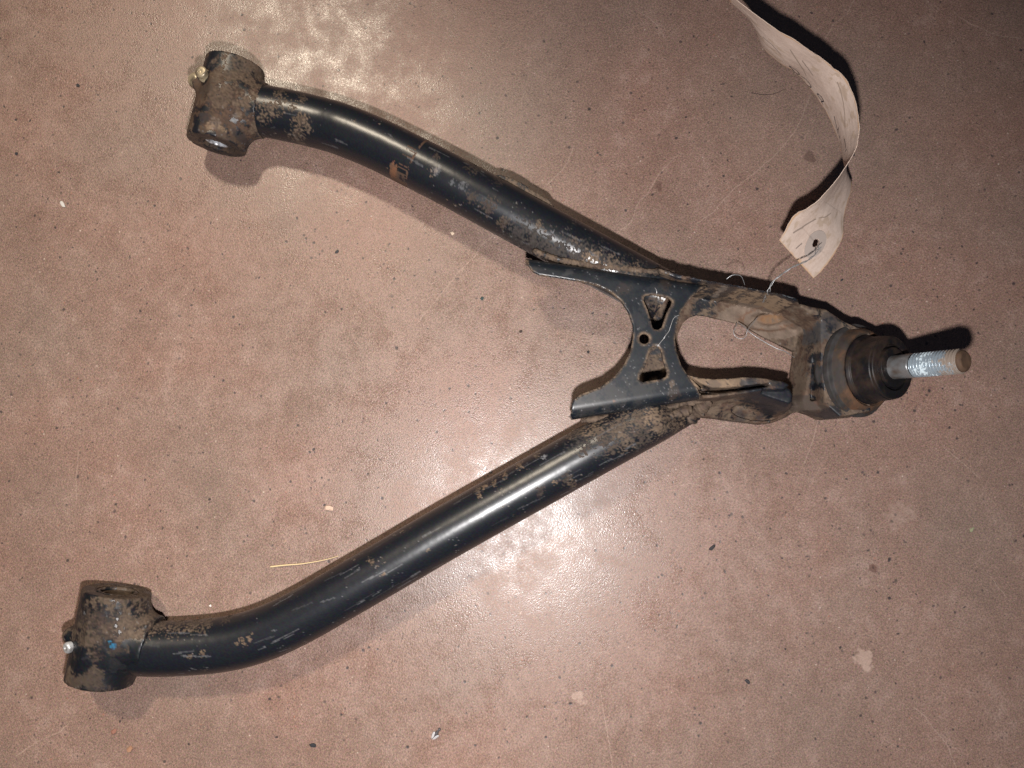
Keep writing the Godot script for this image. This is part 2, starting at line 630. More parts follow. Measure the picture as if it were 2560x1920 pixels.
func _ready() -> void:
	rng.seed = 7
	for k in [[n_low, 34.0, 3, 1], [n_mid, 120.0, 3, 2], [n_fine, 520.0, 2, 3]]:
		var f: FastNoiseLite = k[0]
		f.noise_type = FastNoiseLite.TYPE_SIMPLEX_SMOOTH
		f.frequency = k[1]
		f.fractal_octaves = k[2]
		f.seed = k[3]

	# ---------------------------------------------------------------- camera, light, exposure
	var cam := Camera3D.new()
	cam.name = "camera"
	cam.fov = rad_to_deg(2.0 * atan(960.0 / FOCAL))
	cam.near = 0.02
	cam.far = 40.0
	cam.transform = Transform3D(Basis(Vector3(1, 0, 0), Vector3(0, sin(TIP), -cos(TIP)), Vector3(0, cos(TIP), sin(TIP))), cam_at)
	add_child(cam)
	cam.make_current()
	var env := Environment.new()
	env.background_mode = Environment.BG_COLOR
	env.background_color = Color(0.22, 0.25, 0.31)
	env.background_energy_multiplier = 0.5
	env.tonemap_mode = Environment.TONE_MAPPER_LINEAR
	env.tonemap_exposure = 1.0
	env.sdfgi_enabled = true
	env.ssao_enabled = true
	env.ssil_enabled = true
	var we := WorldEnvironment.new()
	we.name = "environment"
	we.environment = env
	add_child(we)
	make_flash(Vector3(0.0, CAM_H - 0.02, cam_at.z + 0.080), Vector3(-0.05, 0.0, 0.14), 0.45)
	make_ceiling_lamp(Vector3(-0.525, 1.90, -1.18), Vector3(-0.42, 0.0, 0.10), 3.1)

	# ---------------------------------------------------------------- floor
	var st := SurfaceTool.new()
	st.begin(Mesh.PRIMITIVE_TRIANGLES)
	for q in [[-1, -1], [1, -1], [1, 1], [-1, -1], [1, 1], [-1, 1]]:
		st.set_normal(Vector3.UP)
		st.set_tangent(Plane(1, 0, 0, 1))
		st.set_uv(Vector2(q[0] * 3.0 / FLOOR_M + 0.5, q[1] * 3.0 / FLOOR_M + 0.5))
		st.add_vertex(Vector3(q[0] * 3.0, 0, q[1] * 3.0))
	var fl := part("floor", st.commit(), self, floor_material())
	fl.set_meta("kind", "structure")

	# ---------------------------------------------------------------- the arm
	M.paint = tinted(0.31)
	M.matt = tinted(0.80, 0.0, 0.4)
	M.satin = tinted(0.42)
	M.rubber = tinted(0.44, 0.0, 0.32)
	M.zinc = tinted(0.30, 0.45)
	var arm := thing("control_arm", "dirty black painted steel suspension arm with two tubes and a ball joint", "control arm")
	make_tubes(arm)
	speck = 0.45
	make_bosses(arm)
	speck = 1.0
	make_gusset(arm)
	make_yoke(arm)
	make_welds(arm)
	make_ball_joint(arm)
	# ---------------------------------------------------------------- small things
	make_tag()
	make_wires()
	make_debris()

# ------------------------------------------------------------------ lamps
func make_flash(where: Vector3, aim: Vector3, energy: float) -> void:
	var t := thing("flash_lamp", "small round white lamp held beside the camera above the arm", "lamp", where)
	var shell := CylinderMesh.new()
	shell.top_radius = 0.012
	shell.bottom_radius = 0.012
	shell.height = 0.008
	var h := part("housing", shell, t, plain(Color(0.02, 0.02, 0.02), 0.5))
	h.position.y = 0.0105
	var bulb := SphereMesh.new()
	bulb.radius = 0.005
	bulb.height = 0.010
	bulb.radial_segments = 24
	bulb.rings = 12
	var m := plain(Color(0.9, 0.9, 0.9), 0.4)
	m.emission_enabled = true
	m.emission = Color(1, 0.98, 0.96)
	m.emission_energy_multiplier = 2.0
	part("bulb", bulb, t, m)
	var l := SpotLight3D.new()
	l.name = "flash_light"
	l.basis = Basis.looking_at((aim - where).normalized(), Vector3.FORWARD)
	l.spot_angle = 68.0
	l.spot_angle_attenuation = 0.75
	l.light_energy = energy
	l.light_color = Color(1.0, 0.985, 0.98)
	l.light_size = 0.004
	l.spot_range = 8.0
	l.spot_attenuation = 2.0
	l.shadow_enabled = true
	t.add_child(l)

func make_ceiling_lamp(where: Vector3, aim: Vector3, energy: float) -> void:
	var t := thing("ceiling_lamp", "warm reflector lamp hanging high over the left of the floor", "lamp", where)
	var dir := (aim - where).normalized()
	var b := Basis.looking_at(dir, Vector3.FORWARD)
	t.basis = b
	var shade := func(_p: Vector3, _u: float, _v: float) -> Color:
		return Color(0.6, 0.6, 0.6, 0.0)
	M.enamel = tinted(0.4)
	var prof := bevelled([Vector2(-120, 4), Vector2(-118, 40), Vector2(-60, 60), Vector2(60, 150), Vector2(62, 152), Vector2(-58, 64), Vector2(-119, 44), Vector2(-122, 4)], 2.0, 40.0)
	part("reflector", lathe(Vector3(0, 0, 0.04), Vector3(0, 0, -1), prof, 40, shade, M.enamel, M.enamel), t)
	var bulb := SphereMesh.new()
	bulb.radius = 0.085
	bulb.height = 0.17
	var m := plain(Color(0.9, 0.88, 0.82), 0.5)
	m.emission_enabled = true
	m.emission = Color(1.0, 0.93, 0.80)
	m.emission_energy_multiplier = 1.5
	var bo := part("bulb", bulb, t, m)
	bo.position.z = -0.10
	var l := SpotLight3D.new()
	l.name = "ceiling_light"
	l.light_energy = energy
	l.light_color = Color(1.0, 0.935, 0.84)
	l.light_size = 0.085
	l.spot_range = 8.0
	l.spot_attenuation = 2.0
	l.spot_angle = 15.5
	l.spot_angle_attenuation = 0.6
	l.shadow_enabled = true
	l.position.z = -0.10
	t.add_child(l)

# ------------------------------------------------------------------ tubes
func tube_curve(list: Array) -> Curve3D:
	var cv := Curve3D.new()
	var pts := []
	for q in list:
		pts.append(at(q[0], q[1], q[2]))
	for i in pts.size():
		var a: Vector3 = pts[maxi(i - 1, 0)]
		var b: Vector3 = pts[mini(i + 1, pts.size() - 1)]
		var d := (b - a).normalized()
		var la: float = (pts[i] - a).length() / 3.0
		var lb: float = (b - pts[i]).length() / 3.0
		cv.add_point(pts[i], -d * la, d * lb)
	cv.bake_interval = 0.001
	return cv

func tube(called: String, cv: Curve3D, r: float, col: Callable, arm: Node, pinch := 0.0) -> void:
	var len := cv.get_baked_length()
	var nu := int(len / 0.0007)
	var nv := 150
	var cen := PackedVector3Array()
	var side := PackedVector3Array()
	var up := PackedVector3Array()
	for i in nu:
		var s := len * i / (nu - 1)
		var p := cv.sample_baked(s, true)
		var tt := (cv.sample_baked(minf(s + 0.004, len), true) - cv.sample_baked(maxf(s - 0.004, 0.0), true)).normalized()
		var sd := tt.cross(Vector3.UP).normalized()
		cen.append(p)
		side.append(sd)
		up.append(sd.cross(tt))
	var f := func(u: float, v: float) -> Vector3:
		var i := int(round(u * (nu - 1)))
		var a := v * TAU
		var flat := 1.0
		if pinch > 0.0:
			flat = lerpf(1.0, 0.42, sm(len - pinch, len - 0.004, u * len))
		var e := side[i] * cos(a) + up[i] * sin(a)
		var p := cen[i] + side[i] * (cos(a) * r) + up[i] * (r * (sin(a) * flat - (1.0 - flat) * 0.8))
		return p + e * (n_mid.get_noise_3dv(p) * 0.00004)
	var cc := func(p: Vector3, u: float, v: float) -> Color:
		return col.call(p, u * len, v)
	part(called, grid(nu, nv, true, f, cc, M.paint, M.matt), arm)

# scratches along a tube: [s0, s1, v0, v1, strength]
func scratched(s: float, v: float, list: Array) -> float:
	var best := 0.0
	for q in list:
		if s < q[0] or s > q[1]:
			continue
		var t: float = (s - q[0]) / (q[1] - q[0])
		var w := lerpf(q[2], q[3], t)
		if absf(v - w) < 0.0042:
			best = maxf(best, q[4] * (0.4 + 0.6 * absf(n_fine.get_noise_2d(s * 3.0, w * 7.0)) * 2.0))
	return minf(best, 1.0)

func make_tubes(arm: Node) -> void:
	var upper := tube_curve([[585, 268, 0.0208], [660, 278, 0.0210], [742, 294, 0.0213], [811, 311, 0.0217], [857, 325, 0.0232], [947, 362, 0.0245], [1040, 408, 0.026], [1145, 462, 0.027], [1299, 546, 0.0265], [1500, 655, 0.025], [1660, 742, 0.0240]])
	var r := rng
	var marks := []
	for k in 30:
		var s0 := r.randf_range(0.03, 0.28)
		var v0 := r.randf_range(0.06, 0.46)
		marks.append([s0, s0 + r.randf_range(0.003, 0.016), v0, v0 + r.randf_range(-0.012, 0.012), r.randf_range(0.2, 0.8)])
	var dusty := spots_of([[628, 262, 20, DUST * 0.72, 0.81], [672, 272, 22, DUST * 0.72, 0.72], [700, 262, 24, DUST * 0.72, 0.77], [735, 268, 18, DUST * 0.72, 0.81], [750, 298, 18, TANDUST * 0.8, 0.44], [768, 315, 12, DUST * 0.72, 0.81], [740, 325, 16, DUST * 0.72, 0.63], [658, 290, 14, DUST * 0.72, 0.63], [755, 248, 12, DUST * 0.72, 0.54], [700, 232, 14, DUST * 0.72, 0.54],
		[1095, 436, 9, SCUFF, 0.4], [1160, 474, 10, SCUFF, 0.35], [1180, 500, 14, GRIME, 0.8], [1135, 466, 7, SCUFF, 0.35], [1220, 520, 20, GRIME, 0.8], [1260, 560, 14, DUST * 0.72, 0.54], [1345, 570, 10, TANDUST * 0.8, 0.64], [1362, 582, 8, TANDUST * 0.8, 0.64], [1380, 590, 8, SCUFF, 0.8], [1330, 600, 24, GRIME, 0.85], [1380, 625, 26, DUST * 0.72, 0.72], [1430, 640, 20, DUST * 0.72, 0.81], [1300, 590, 34, Color(0.040, 0.034, 0.031), 0.9], [1350, 612, 38, Color(0.040, 0.034, 0.031), 0.9], [1400, 630, 40, Color(0.040, 0.034, 0.031), 0.95], [1450, 645, 38, Color(0.040, 0.034, 0.031), 0.95], [1500, 655, 36, Color(0.040, 0.034, 0.031), 0.95], [1550, 672, 30, Color(0.040, 0.034, 0.031), 0.9], [1600, 690, 30, Color(0.040, 0.034, 0.031), 0.9], [1640, 690, 26, BLACK, 0.8], [1640, 752, 16, DUST * 0.72, 0.72], [1660, 775, 16, TANDUST * 0.8, 0.48], [1625, 760, 14, GRIME, 0.9], [1480, 655, 22, TANDUST * 0.8, 0.56], [1530, 668, 22, DUST * 0.72, 0.81], [1580, 675, 20, DUST * 0.72, 0.72], [1440, 608, 10, DUST * 0.72, 0.54], [1190, 420, 22, GRIME, 0.7], [1250, 448, 18, GRIME, 0.8], [1090, 400, 10, GRIME, 0.7]], 0.036)
	var band: float = upper.get_closest_offset(at(1026, 404, 0.025))
	var colu := func(p: Vector3, s: float, v: float) -> Color:
		var c := dirty(p, -0.50, dusty)
		# a worn sticker: rust strip, ticks and a fine border
		var b := s - band
		if b > -0.0095 and b < 0.0075:
			var wear := n_mid.get_noise_3dv(p) + 0.6 * n_fine.get_noise_3dv(p)
			var rc := GRIME.lerp(RUST, clampf(0.58 + wear, 0.0, 0.9))
			if b > -0.0060 + 0.002 * wear and b < -0.0005 - 0.002 * wear and (v < 0.15 + 0.04 * wear or v > 0.85):
				c = with_gloss(rc, 0.0)
			elif b > 0.0057 and b < 0.0067 and wear > -0.3:
				c = with_gloss(GRIME.lerp(RUST, 0.30), 0.0)
			elif b > -0.001 and b < 0.0055:
				var tick := fposmod(v * 130.0, 2.6)
				if tick < 0.8 and wear > -0.42 and ((v > 0.09 and v < 0.29) or (v > 0.37 and v < 0.48)):
					c = with_gloss(GRIME.lerp(RUST, 0.35), 0.0)
				elif (v <= 0.11 or v > 0.85) and wear > -0.35:
					c = with_gloss(GRIME.lerp(RUST, 0.2 + 0.3 * wear), 0.0)
		var k := scratched(s, v, marks)
		if k > 0.0:
			c = with_gloss(Color(c.r, c.g, c.b).lerp(SCUFF, k * 0.6), c.a)
		return c
	tube("tube", upper, 0.01685, colu, arm)

	var lower := tube_curve([[285, 1607, 0.0215], [360, 1620, 0.0213], [468, 1619, 0.0212], [577, 1607, 0.0214], [667, 1581, 0.0216], [760, 1537, 0.0218], [860, 1480, 0.0222], [957, 1424, 0.0226], [1102, 1339, 0.023], [1333, 1209, 0.0238], [1500, 1115, 0.0243], [1620, 1049, 0.0240], [1725, 990, 0.0235]])
	var marks2 := []
	for k in 60:
		var s0 := r.randf_range(0.02, 0.36)
		var v0 := r.randf_range(0.08, 0.46)
		marks2.append([s0, s0 + r.randf_range(0.003, 0.022), v0, v0 + r.randf_range(-0.02, 0.012), r.randf_range(0.2, 1.0)])
	var dusty2 := spots_of([[345, 1582, 22, DUST * 0.72, 0.72], [385, 1570, 20, DUST * 0.72, 0.77], [430, 1566, 22, DUST * 0.72, 0.77], [470, 1562, 20, DUST * 0.72, 0.77], [505, 1565, 16, DUST * 0.72, 0.63], [555, 1550, 12, GRIME, 0.8], [610, 1600, 9, TANDUST * 0.8, 0.56], [625, 1592, 8, TANDUST * 0.8, 0.56], [595, 1608, 6, TANDUST * 0.8, 0.48], [510, 1632, 7, TANDUST * 0.8, 0.48], [478, 1638, 5, TANDUST * 0.8, 0.48], [930, 1403, 6, TANDUST * 0.8, 0.48], [960, 1434, 5, TANDUST * 0.8, 0.64], [1070, 1374, 4, TANDUST * 0.8, 0.56], [1195, 1228, 9, DUST * 0.72, 0.77], [1198, 1240, 5, TANDUST * 0.8, 0.64], [1212, 1216, 7, TANDUST * 0.8, 0.56], [1235, 1208, 7, TANDUST * 0.8, 0.48], [1262, 1190, 8, TANDUST * 0.8, 0.56], [1300, 1165, 8, TANDUST * 0.8, 0.64], [1340, 1138, 6, DUST * 0.72, 0.81], [1360, 1142, 5, SCUFF, 0.9], [1388, 1205, 6, TANDUST * 0.8, 0.64], [1415, 1200, 14, GRIME, 0.7], [1350, 1228, 14, GRIME, 0.6], [1430, 1210, 10, DUST * 0.72, 0.54],
		[1460, 1085, 40, Color(0.040, 0.034, 0.031), 0.9], [1510, 1090, 44, Color(0.040, 0.034, 0.031), 0.9], [1560, 1085, 46, Color(0.040, 0.034, 0.031), 0.95], [1610, 1060, 46, Color(0.040, 0.034, 0.031), 0.95], [1660, 1050, 44, GRIME, 1.0], [1700, 1030, 40, GRIME, 1.0], [1720, 1010, 40, GRIME, 1.0], [1690, 1060, 20, DUST * 0.72, 0.81], [1715, 1040, 20, TANDUST * 0.8, 0.64], [1670, 1080, 14, BLACK, 0.8], [1420, 1075, 18, DUST * 0.72, 0.81], [1450, 1060, 22, DUST * 0.72, 0.81], [1490, 1075, 24, TANDUST * 0.8, 0.48], [1540, 1070, 26, DUST * 0.72, 0.72], [1590, 1050, 26, DUST * 0.72, 0.81], [1640, 1050, 26, TANDUST * 0.8, 0.48], [1680, 1045, 26, DUST * 0.72, 0.81], [1560, 1105, 22, DUST * 0.72, 0.72], [1530, 1120, 16, GRIME, 0.9], [1600, 1090, 18, GRIME, 0.8], [1650, 1075, 16, DUST * 0.72, 0.72], [1500, 1100, 20, GRIME, 0.8], [1460, 1130, 10, GRIME, 0.8]], 0.036)
	var ring: float = lower.get_closest_offset(at(305, 1640, 0.02))
	var blue := at(289, 1608, 0.038)
	var coll := func(p: Vector3, s: float, v: float) -> Color:
		var c := dirty(p, -0.55, dusty2)
		if absf(s - ring - 0.004 * sin(v * 9.0)) < 0.0014 and (v < 0.17 or v > 0.8):
			c = with_gloss(TANDUST * 0.8, 0.0)
		var k := scratched(s, v, marks2)
		if k > 0.0:
			c = with_gloss(Color(c.r, c.g, c.b).lerp(SCUFF * 0.9, k * 0.55), c.a)
		if (p - blue).length() < 0.0034 + 0.0022 * n_mid.get_noise_3dv(p * 1.6):
			c = Color(0.02, 0.22, 0.42, 1.0)
		return c
	tube("tube", lower, 0.01695, coll, arm, 0.030)

# ------------------------------------------------------------------ pivot bosses with their weld fillets
func boss(arm: Node, a: Vector3, b: Vector3, r: float, tube_dir: Vector3, tube_r: float, reach: float, spots: Array, lumps: Array, bore: float, bias: float, tone: float) -> void:
	var mid := (a + b) * 0.5
	var ax := (b - a).normalized()
	var half := (b - a).length() * 0.5
	var cell := 0.0009
	var pad := half + 0.008
	var lo := Vector3(mid.x - 0.034, -0.001, mid.z - pad)
	var hi := Vector3(mid.x + 0.044, maxf(a.y, b.y) + r + 0.006, mid.z + pad)
	var nx := int((hi.x - lo.x) / cell)
	var ny := int((hi.y - lo.y) / cell)
	var nz := int((hi.z - lo.z) / cell)
	var f := PackedFloat32Array()
	f.resize(nx * ny * nz)
	var td := tube_dir.normalized()
	var q := 0
	for k in nz:
		for j in ny:
			for i in nx:
				var p := lo + Vector3(i, j, k) * cell
				var w := p - mid
				var s := w.dot(ax)
				var rad := (w - ax * s).length()
				var dr := rad - r
				var ds := absf(s) - half
				# rounded cylinder
				var e := 0.0011
				var d := Vector2(maxf(dr + e, 0.0), maxf(ds + e, 0.0)).length() + minf(maxf(dr + e, ds + e), 0.0) - e
				# weld fillet towards the tube
				var ts := w.dot(td)
				var tr := (w - td * ts).length() - tube_r
				var dt := maxf(tr, maxf(-ts, ts - reach))
				if d < 0.02:
					d = smin(d, dt, 0.011)
				for l in lumps:
					d = smin(d, (p - l[0]).length() - l[1], 0.004)
				if ds > -0.012 and rad < bore + 0.006:
					# bore, with a shallow ring round it
					d = maxf(d, -maxf(rad - bore, -(ds + 0.040)))
					d = maxf(d, -maxf(absf(rad - bore - 0.0025) - 0.0006, -(ds + 0.0012)))
				if absf(d) < 0.004:
					d += n_mid.get_noise_3dv(p) * 0.0002 + n_fine.get_noise_3dv(p) * 0.00007
				f[q] = d
				q += 1
	var col := func(p: Vector3, _n: Vector3) -> Color:
		var c := dirty(p, bias, spots, 0.12)
		return with_gloss(c * tone, c.a)
	part("pivot_boss", nets(lo, cell, nx, ny, nz, f, col, M.satin, M.matt), arm)

func make_bosses(arm: Node) -> void:
	var ua := at(590, 163, 0.0200)
	var ub := at(541, 364, 0.0202)
	var usp := spots_of([[575, 250, 110, Color(0.074, 0.043, 0.028), 0.95], [515, 300, 16, BLACK * 1.5, 0.8], [590, 330, 12, BLACK * 1.5, 0.7], [575, 190, 8, BLACK * 2.0, 0.8], [530, 160, 18, BLACK * 1.5, 0.8], [610, 170, 7, BLACK * 1.5, 0.8], [600, 180, 60, DUST * 0.75, 0.8], [560, 240, 40, DUST * 0.7, 0.7], [620, 260, 30, DUST * 0.8, 0.9], [520, 225, 20, GRIME, 0.9], [540, 315, 14, Color(0.15, 0.12, 0.10), 0.55], [560, 328, 12, TANDUST * 0.8, 0.6], [587, 292, 6, Color(0.16, 0.145, 0.13), 0.6], [530, 320, 10, TANDUST, 0.6], [560, 350, 18, GRIME, 0.9], [500, 350, 22, GRIME, 0.9], [610, 370, 20, GRIME, 0.9], [640, 320, 20, DUST * 0.8, 0.9]], 0.036)
	var ud := at(700, 285, 0.0213) - (ua + ub) * 0.5
	boss(arm, ua, ub, 0.0194, ud, 0.0176, 0.027, usp, [[at(498, 208, 0.028), 0.0052]], 0.0085, 0.02, 0.9)
	var la := at(294, 1476, 0.0222)
	var lb := at(249, 1702, 0.0208)
	var lsp := spots_of([[265, 1560, 80, Color(0.066, 0.044, 0.033), 0.8], [285, 1528, 26, BLACK * 1.6, 0.9], [220, 1640, 16, BLACK * 1.6, 0.8], [290, 1665, 26, BLACK, 0.9], [290, 1470, 60, DUST * 0.8, 0.9], [230, 1590, 34, DUST * 0.7, 0.7], [320, 1560, 34, DUST * 0.85, 0.9], [345, 1590, 20, DUST, 0.8], [240, 1690, 24, DUST * 0.75, 0.8], [275, 1500, 20, DUST * 0.8, 0.8], [216, 1532, 5, SCUFF, 0.7], [180, 1590, 16, DUST * 0.8, 0.9], [230, 1720, 40, GRIME, 0.9], [190, 1640, 14, GRIME, 0.8], [355, 1572, 4, SCUFF * 1.3, 0.7], [277, 1606, 12, BLACK, 1.0], [290, 1611, 5, Color(0.02, 0.19, 0.36), 0.95], [282, 1600, 3, Color(0.03, 0.22, 0.38), 0.9]], 0.038)
	var ldir := at(420, 1620, 0.0213) - (la + lb) * 0.5
	boss(arm, la, lb, 0.0204, ldir, 0.0180, 0.029, lsp, [[at(179, 1588, 0.028), 0.0052]], 0.0098, -0.02, 0.72)
	# inner sleeves
	var steel := func(p: Vector3, _u: float, _v: float) -> Color:
		var k := n_mid.get_noise_3dv(p)
		return with_gloss(Color(0.60, 0.62, 0.66).lerp(GRIME, clampf(0.25 + 1.6 * k, 0.0, 1.0)), 1.0)
	var rusty := func(p: Vector3, _u: float, _v: float) -> Color:
		return with_gloss(GRIME.lerp(DUST, clampf(0.5 + n_mid.get_noise_3dv(p), 0, 1)), 0.0)
	M.sleeve = tinted(0.30, 0.3)
	for e in [[ua, ub, 8.2, steel], [lb, la, 9.5, rusty]]:
		var dir: Vector3 = (e[1] - e[0]).normalized()
		var len: float = (e[1] - e[0]).length() * 1000.0
		var rr: float = e[2]
		var prof := bevelled([Vector2(2, rr), Vector2(len - 2.5, rr), Vector2(len - 2.0, rr - 0.8), Vector2(len - 2.0, rr - 2.0), Vector2(len - 3.0, rr - 2.4), Vector2(2, rr - 2.4), Vector2(2, rr)], 0.5)
		part("bushing_sleeve", lathe(e[0], dir, prof, 48, e[3], M.sleeve, M.matt), arm)
	# grease nipples: hexagon, neck and ball, on the flank of each boss
	var brass := func(p: Vector3, _u: float, _v: float) -> Color:
		return with_gloss(Color(0.44, 0.36, 0.24).lerp(GRIME, clampf(0.3 + 1.2 * n_mid.get_noise_3dv(p), 0, 1)), 1.0)
	var silver := func(p: Vector3, _u: float, _v: float) -> Color:
		return with_gloss(Color(0.50, 0.50, 0.50).lerp(GRIME, clampf(0.2 + 1.2 * n_mid.get_noise_3dv(p), 0, 1)), 1.0)
	M.nipple = tinted(0.36, 0.35)
	var prof2 := bevelled([Vector2(-6, 4.4), Vector2(0.5, 4.4), Vector2(0.6, 3.0), Vector2(3.0, 2.9), Vector2(3.6, 3.9), Vector2(5.8, 3.9), Vector2(6.6, 3.1), Vector2(6.7, 1.2), Vector2(5.6, 0.9), Vector2(5.5, 0.01)], 0.4, 0.8)
	var prof3 := bevelled([Vector2(-6, 3.8), Vector2(0.5, 3.8), Vector2(0.6, 2.6), Vector2(2.4, 2.6), Vector2(3.0, 3.6), Vector2(5.4, 3.6), Vector2(6.6, 2.8), Vector2(6.7, 1.0), Vector2(5.6, 0.8), Vector2(5.5, 0.01)], 0.4, 0.8)
	part("grease_nipple", lathe(at(513, 190, 0.0365), Vector3(-0.12, 0.98, -0.02), prof2, 36, brass, M.nipple, M.nipple), arm)
	var dome := bevelled([Vector2(-4, 5.2), Vector2(1.5, 5.2), Vector2(3.5, 3.8), Vector2(4.2, 0.01)], 0.8, 0.8)
	part("nipple_elbow", lathe(at(490, 202, 0.0285), Vector3(-0.45, 0.85, 0.15), dome, 30, brass, M.nipple, M.nipple), arm)
	part("grease_nipple", lathe(at(190, 1613, 0.0325), Vector3(-0.55, 0.80, 0.10), prof3, 36, silver, M.nipple, M.nipple), arm)

# ------------------------------------------------------------------ pressed gusset plate: a thin inverted channel with three holes
func make_gusset(arm: Node) -> void:
	var top := 0.0450
	var thick := 0.0030
	var edge := outline([1317, 634, 1317, 652, 1323, 668, 1332, 679, 1347, 687, 1394, 694, 1447, 703, 1494, 714, 1528, 731, 1551, 751, 1571, 781, 1582, 814, 1583, 844, 1576, 878, 1560, 911, 1536, 941, 1503, 966, 1474, 977, 1451, 986, 1435, 998, 1429, 1012, 1428, 1034, 1437, 1052, 1595, 1031, 1764, 1001, 1752, 984, 1742, 968, 1722, 941, 1703, 911, 1691, 874, 1688, 848, 1694, 811, 1705, 777, 1728, 744, 1755, 720, 1780, 704, 1700, 688, 1480, 653], top)
	var hole1 := outline([1616, 738, 1635, 737, 1656, 741, 1672, 745, 1680, 752, 1678, 762, 1668, 779, 1659, 805, 1655, 818, 1646, 824, 1636, 823, 1631, 816, 1626, 794, 1619, 772, 1610, 752, 1611, 742], top)
	var hole2 := outline([1634, 866, 1645, 866, 1653, 877, 1656, 894, 1663, 918, 1668, 931, 1666, 941, 1650, 948, 1628, 951, 1607, 955, 1599, 950, 1600, 940, 1611, 921, 1619, 901, 1624, 882, 1627, 872], top)
	var c3 := at(1611, 847, top)
	var r3 := 12.6 * 0.495 / 2000.0
	var u0 := at(1317, 640, top)
	var u1 := at(1780, 708, top)
	var l0 := at(1437, 1047, top)
	var l1 := at(1762, 996, top)
	var cell := 0.00062
	var lo := Vector3(u0.x - 0.003, top - 0.0160, u0.z - 0.003)
	var hi := Vector3(u1.x + 0.003, top + 0.003, l0.z + 0.004)
	var nx := int((hi.x - lo.x) / cell)
	var ny := int((hi.y - lo.y) / cell)
	var nz := int((hi.z - lo.z) / cell)
	var d2 := PackedFloat32Array()
	d2.resize(nx * nz)
	var du := (Vector2(u1.x, u1.z) - Vector2(u0.x, u0.z)).normalized()
	var dl := (Vector2(l1.x, l1.z) - Vector2(l0.x, l0.z)).normalized()
	var nu := Vector2(du.y, -du.x)      # towards -z
	var nl := Vector2(-dl.y, dl.x)      # towards +z
	var fall := PackedFloat32Array()
	fall.resize(nx * nz)
	var rr := 0.0082
	for k in nz:
		for i in nx:
			var p := Vector2(lo.x + i * cell, lo.z + k * cell)
			var d := poly_d(p, edge)
			if d < 0.004:
				d = maxf(d, -poly_d(p, hole1))
				d = maxf(d, -poly_d(p, hole2))
				d = maxf(d, r3 - (p - Vector2(c3.x, c3.z)).length())
			d2[k * nx + i] = d
			# how far down the bends at the two long edges take the sheet
			var eu := (p - Vector2(u0.x, u0.z)).dot(nu) + rr
			var el := (p - Vector2(l0.x, l0.z)).dot(nl) + rr
			var e := maxf(eu, el)
			fall[k * nx + i] = e
	var f := PackedFloat32Array()
	f.resize(nx * ny * nz)
	var q := 0
	for k in nz:
		for j in ny:
			var y := lo.y + j * cell
			for i in nx:
				var e := fall[k * nx + i]
				var d := d2[k * nx + i]
				# cross section: the skin of a box with rounded shoulders
				var sy := y - (top - rr)
				var sd := 0.0
				if e > 0.0 and sy > 0.0:
					sd = sqrt(e * e + sy * sy) - rr
				else:
					sd = maxf(e, sy) - rr
				sd = absf(sd + thick * 0.5) - thick * 0.5
				var dd := maxf(d, sd) if d < 0.0 or sd < 0.0 else sqrt(d * d + sd * sd)
				if e > rr - thick - 0.0006:
					dd = maxf(sd, d - 0.0006)
				dd = maxf(dd, lo.y + 0.0012 - y)
				f[q] = dd
				q += 1
	var marks := spots_of([[1420, 678, 14, SCUFF * 0.3, 0.5], [1660, 712, 20, GRIME, 0.5], [1470, 1015, 40, Color(0.032, 0.031, 0.031), 0.8], [1530, 985, 46, Color(0.032, 0.031, 0.031), 0.8], [1600, 970, 40, Color(0.030, 0.030, 0.030), 0.7], [1535, 1002, 4, RUST, 0.8], [1690, 985, 20, GRIME, 0.6], [1680, 960, 8, DUST, 0.6], [1600, 790, 30, Color(0.03, 0.031, 0.034), 0.6], [1640, 720, 24, Color(0.03, 0.031, 0.034), 0.5], [1560, 720, 20, GRIME, 0.4], [1480, 672, 26, Color(0.026, 0.028, 0.032), 0.6]], top)
	var holes := [hole1, hole2]
	var base := Color(0.0095, 0.0122, 0.0162)
	var col := func(p: Vector3, n: Vector3) -> Color:
		var a := n_low.get_noise_3dv(p)
		var b := n_mid.get_noise_3dv(p)
		var c := n_fine.get_noise_3dv(p)
		var pp := Vector2(p.x, p.z)
		var cc := base.lerp(Color(0.020, 0.022, 0.025), clampf(0.20 + 0.9 * a + 0.8 * b + 0.4 * c, 0.0, 1.0))
		var g := 1.0
		for sp in marks:
			var d: float = (p - sp[0]).length() / sp[1]
			if d < 1.9:
				var e := sm(0.0, 0.5, 1.0 - d + 0.8 * b + 0.5 * c) * float(sp[3])
				cc = cc.lerp(sp[2], e)
		if c > 0.52 and b > 0.12:
			cc = cc.lerp(SCUFF, sm(0.46, 0.6, c) * 0.6)
		# raw rims rust
		var i := clampi(int(round((p.x - lo.x) / cell)), 0, nx - 1)
		var k := clampi(int(round((p.z - lo.z) / cell)), 0, nz - 1)
		var rim := -d2[k * nx + i]
		if rim < 0.0021 and p.y > top - thick - 0.001:
			var e := sm(0.0021, 0.0003, rim + 0.0011 * b + 0.0006 * c)
			e *= sm(-0.35, 0.25, b + 0.6 * a + 0.25 - 0.5 * float(pp.x < u0.x + 0.03))
			cc = cc.lerp(GRIME.lerp(TANDUST, clampf(0.4 + b + c, 0.0, 1.0)), e * 0.8)
			if e > 0.5:
				g = 0.0
		if p.y < top - 0.008:
			var e2 := sm(-0.15, 0.15, b + 0.5 * c + 0.1)
			cc = cc.lerp(DUST, e2 * 0.9)
			if e2 > 0.5:
				g = 0.0
		return with_gloss(cc, g)
	M.plate = tinted(0.34)
	part("gusset_plate", nets(lo, cell, nx, ny, nz, f, col, M.plate, M.matt), arm)

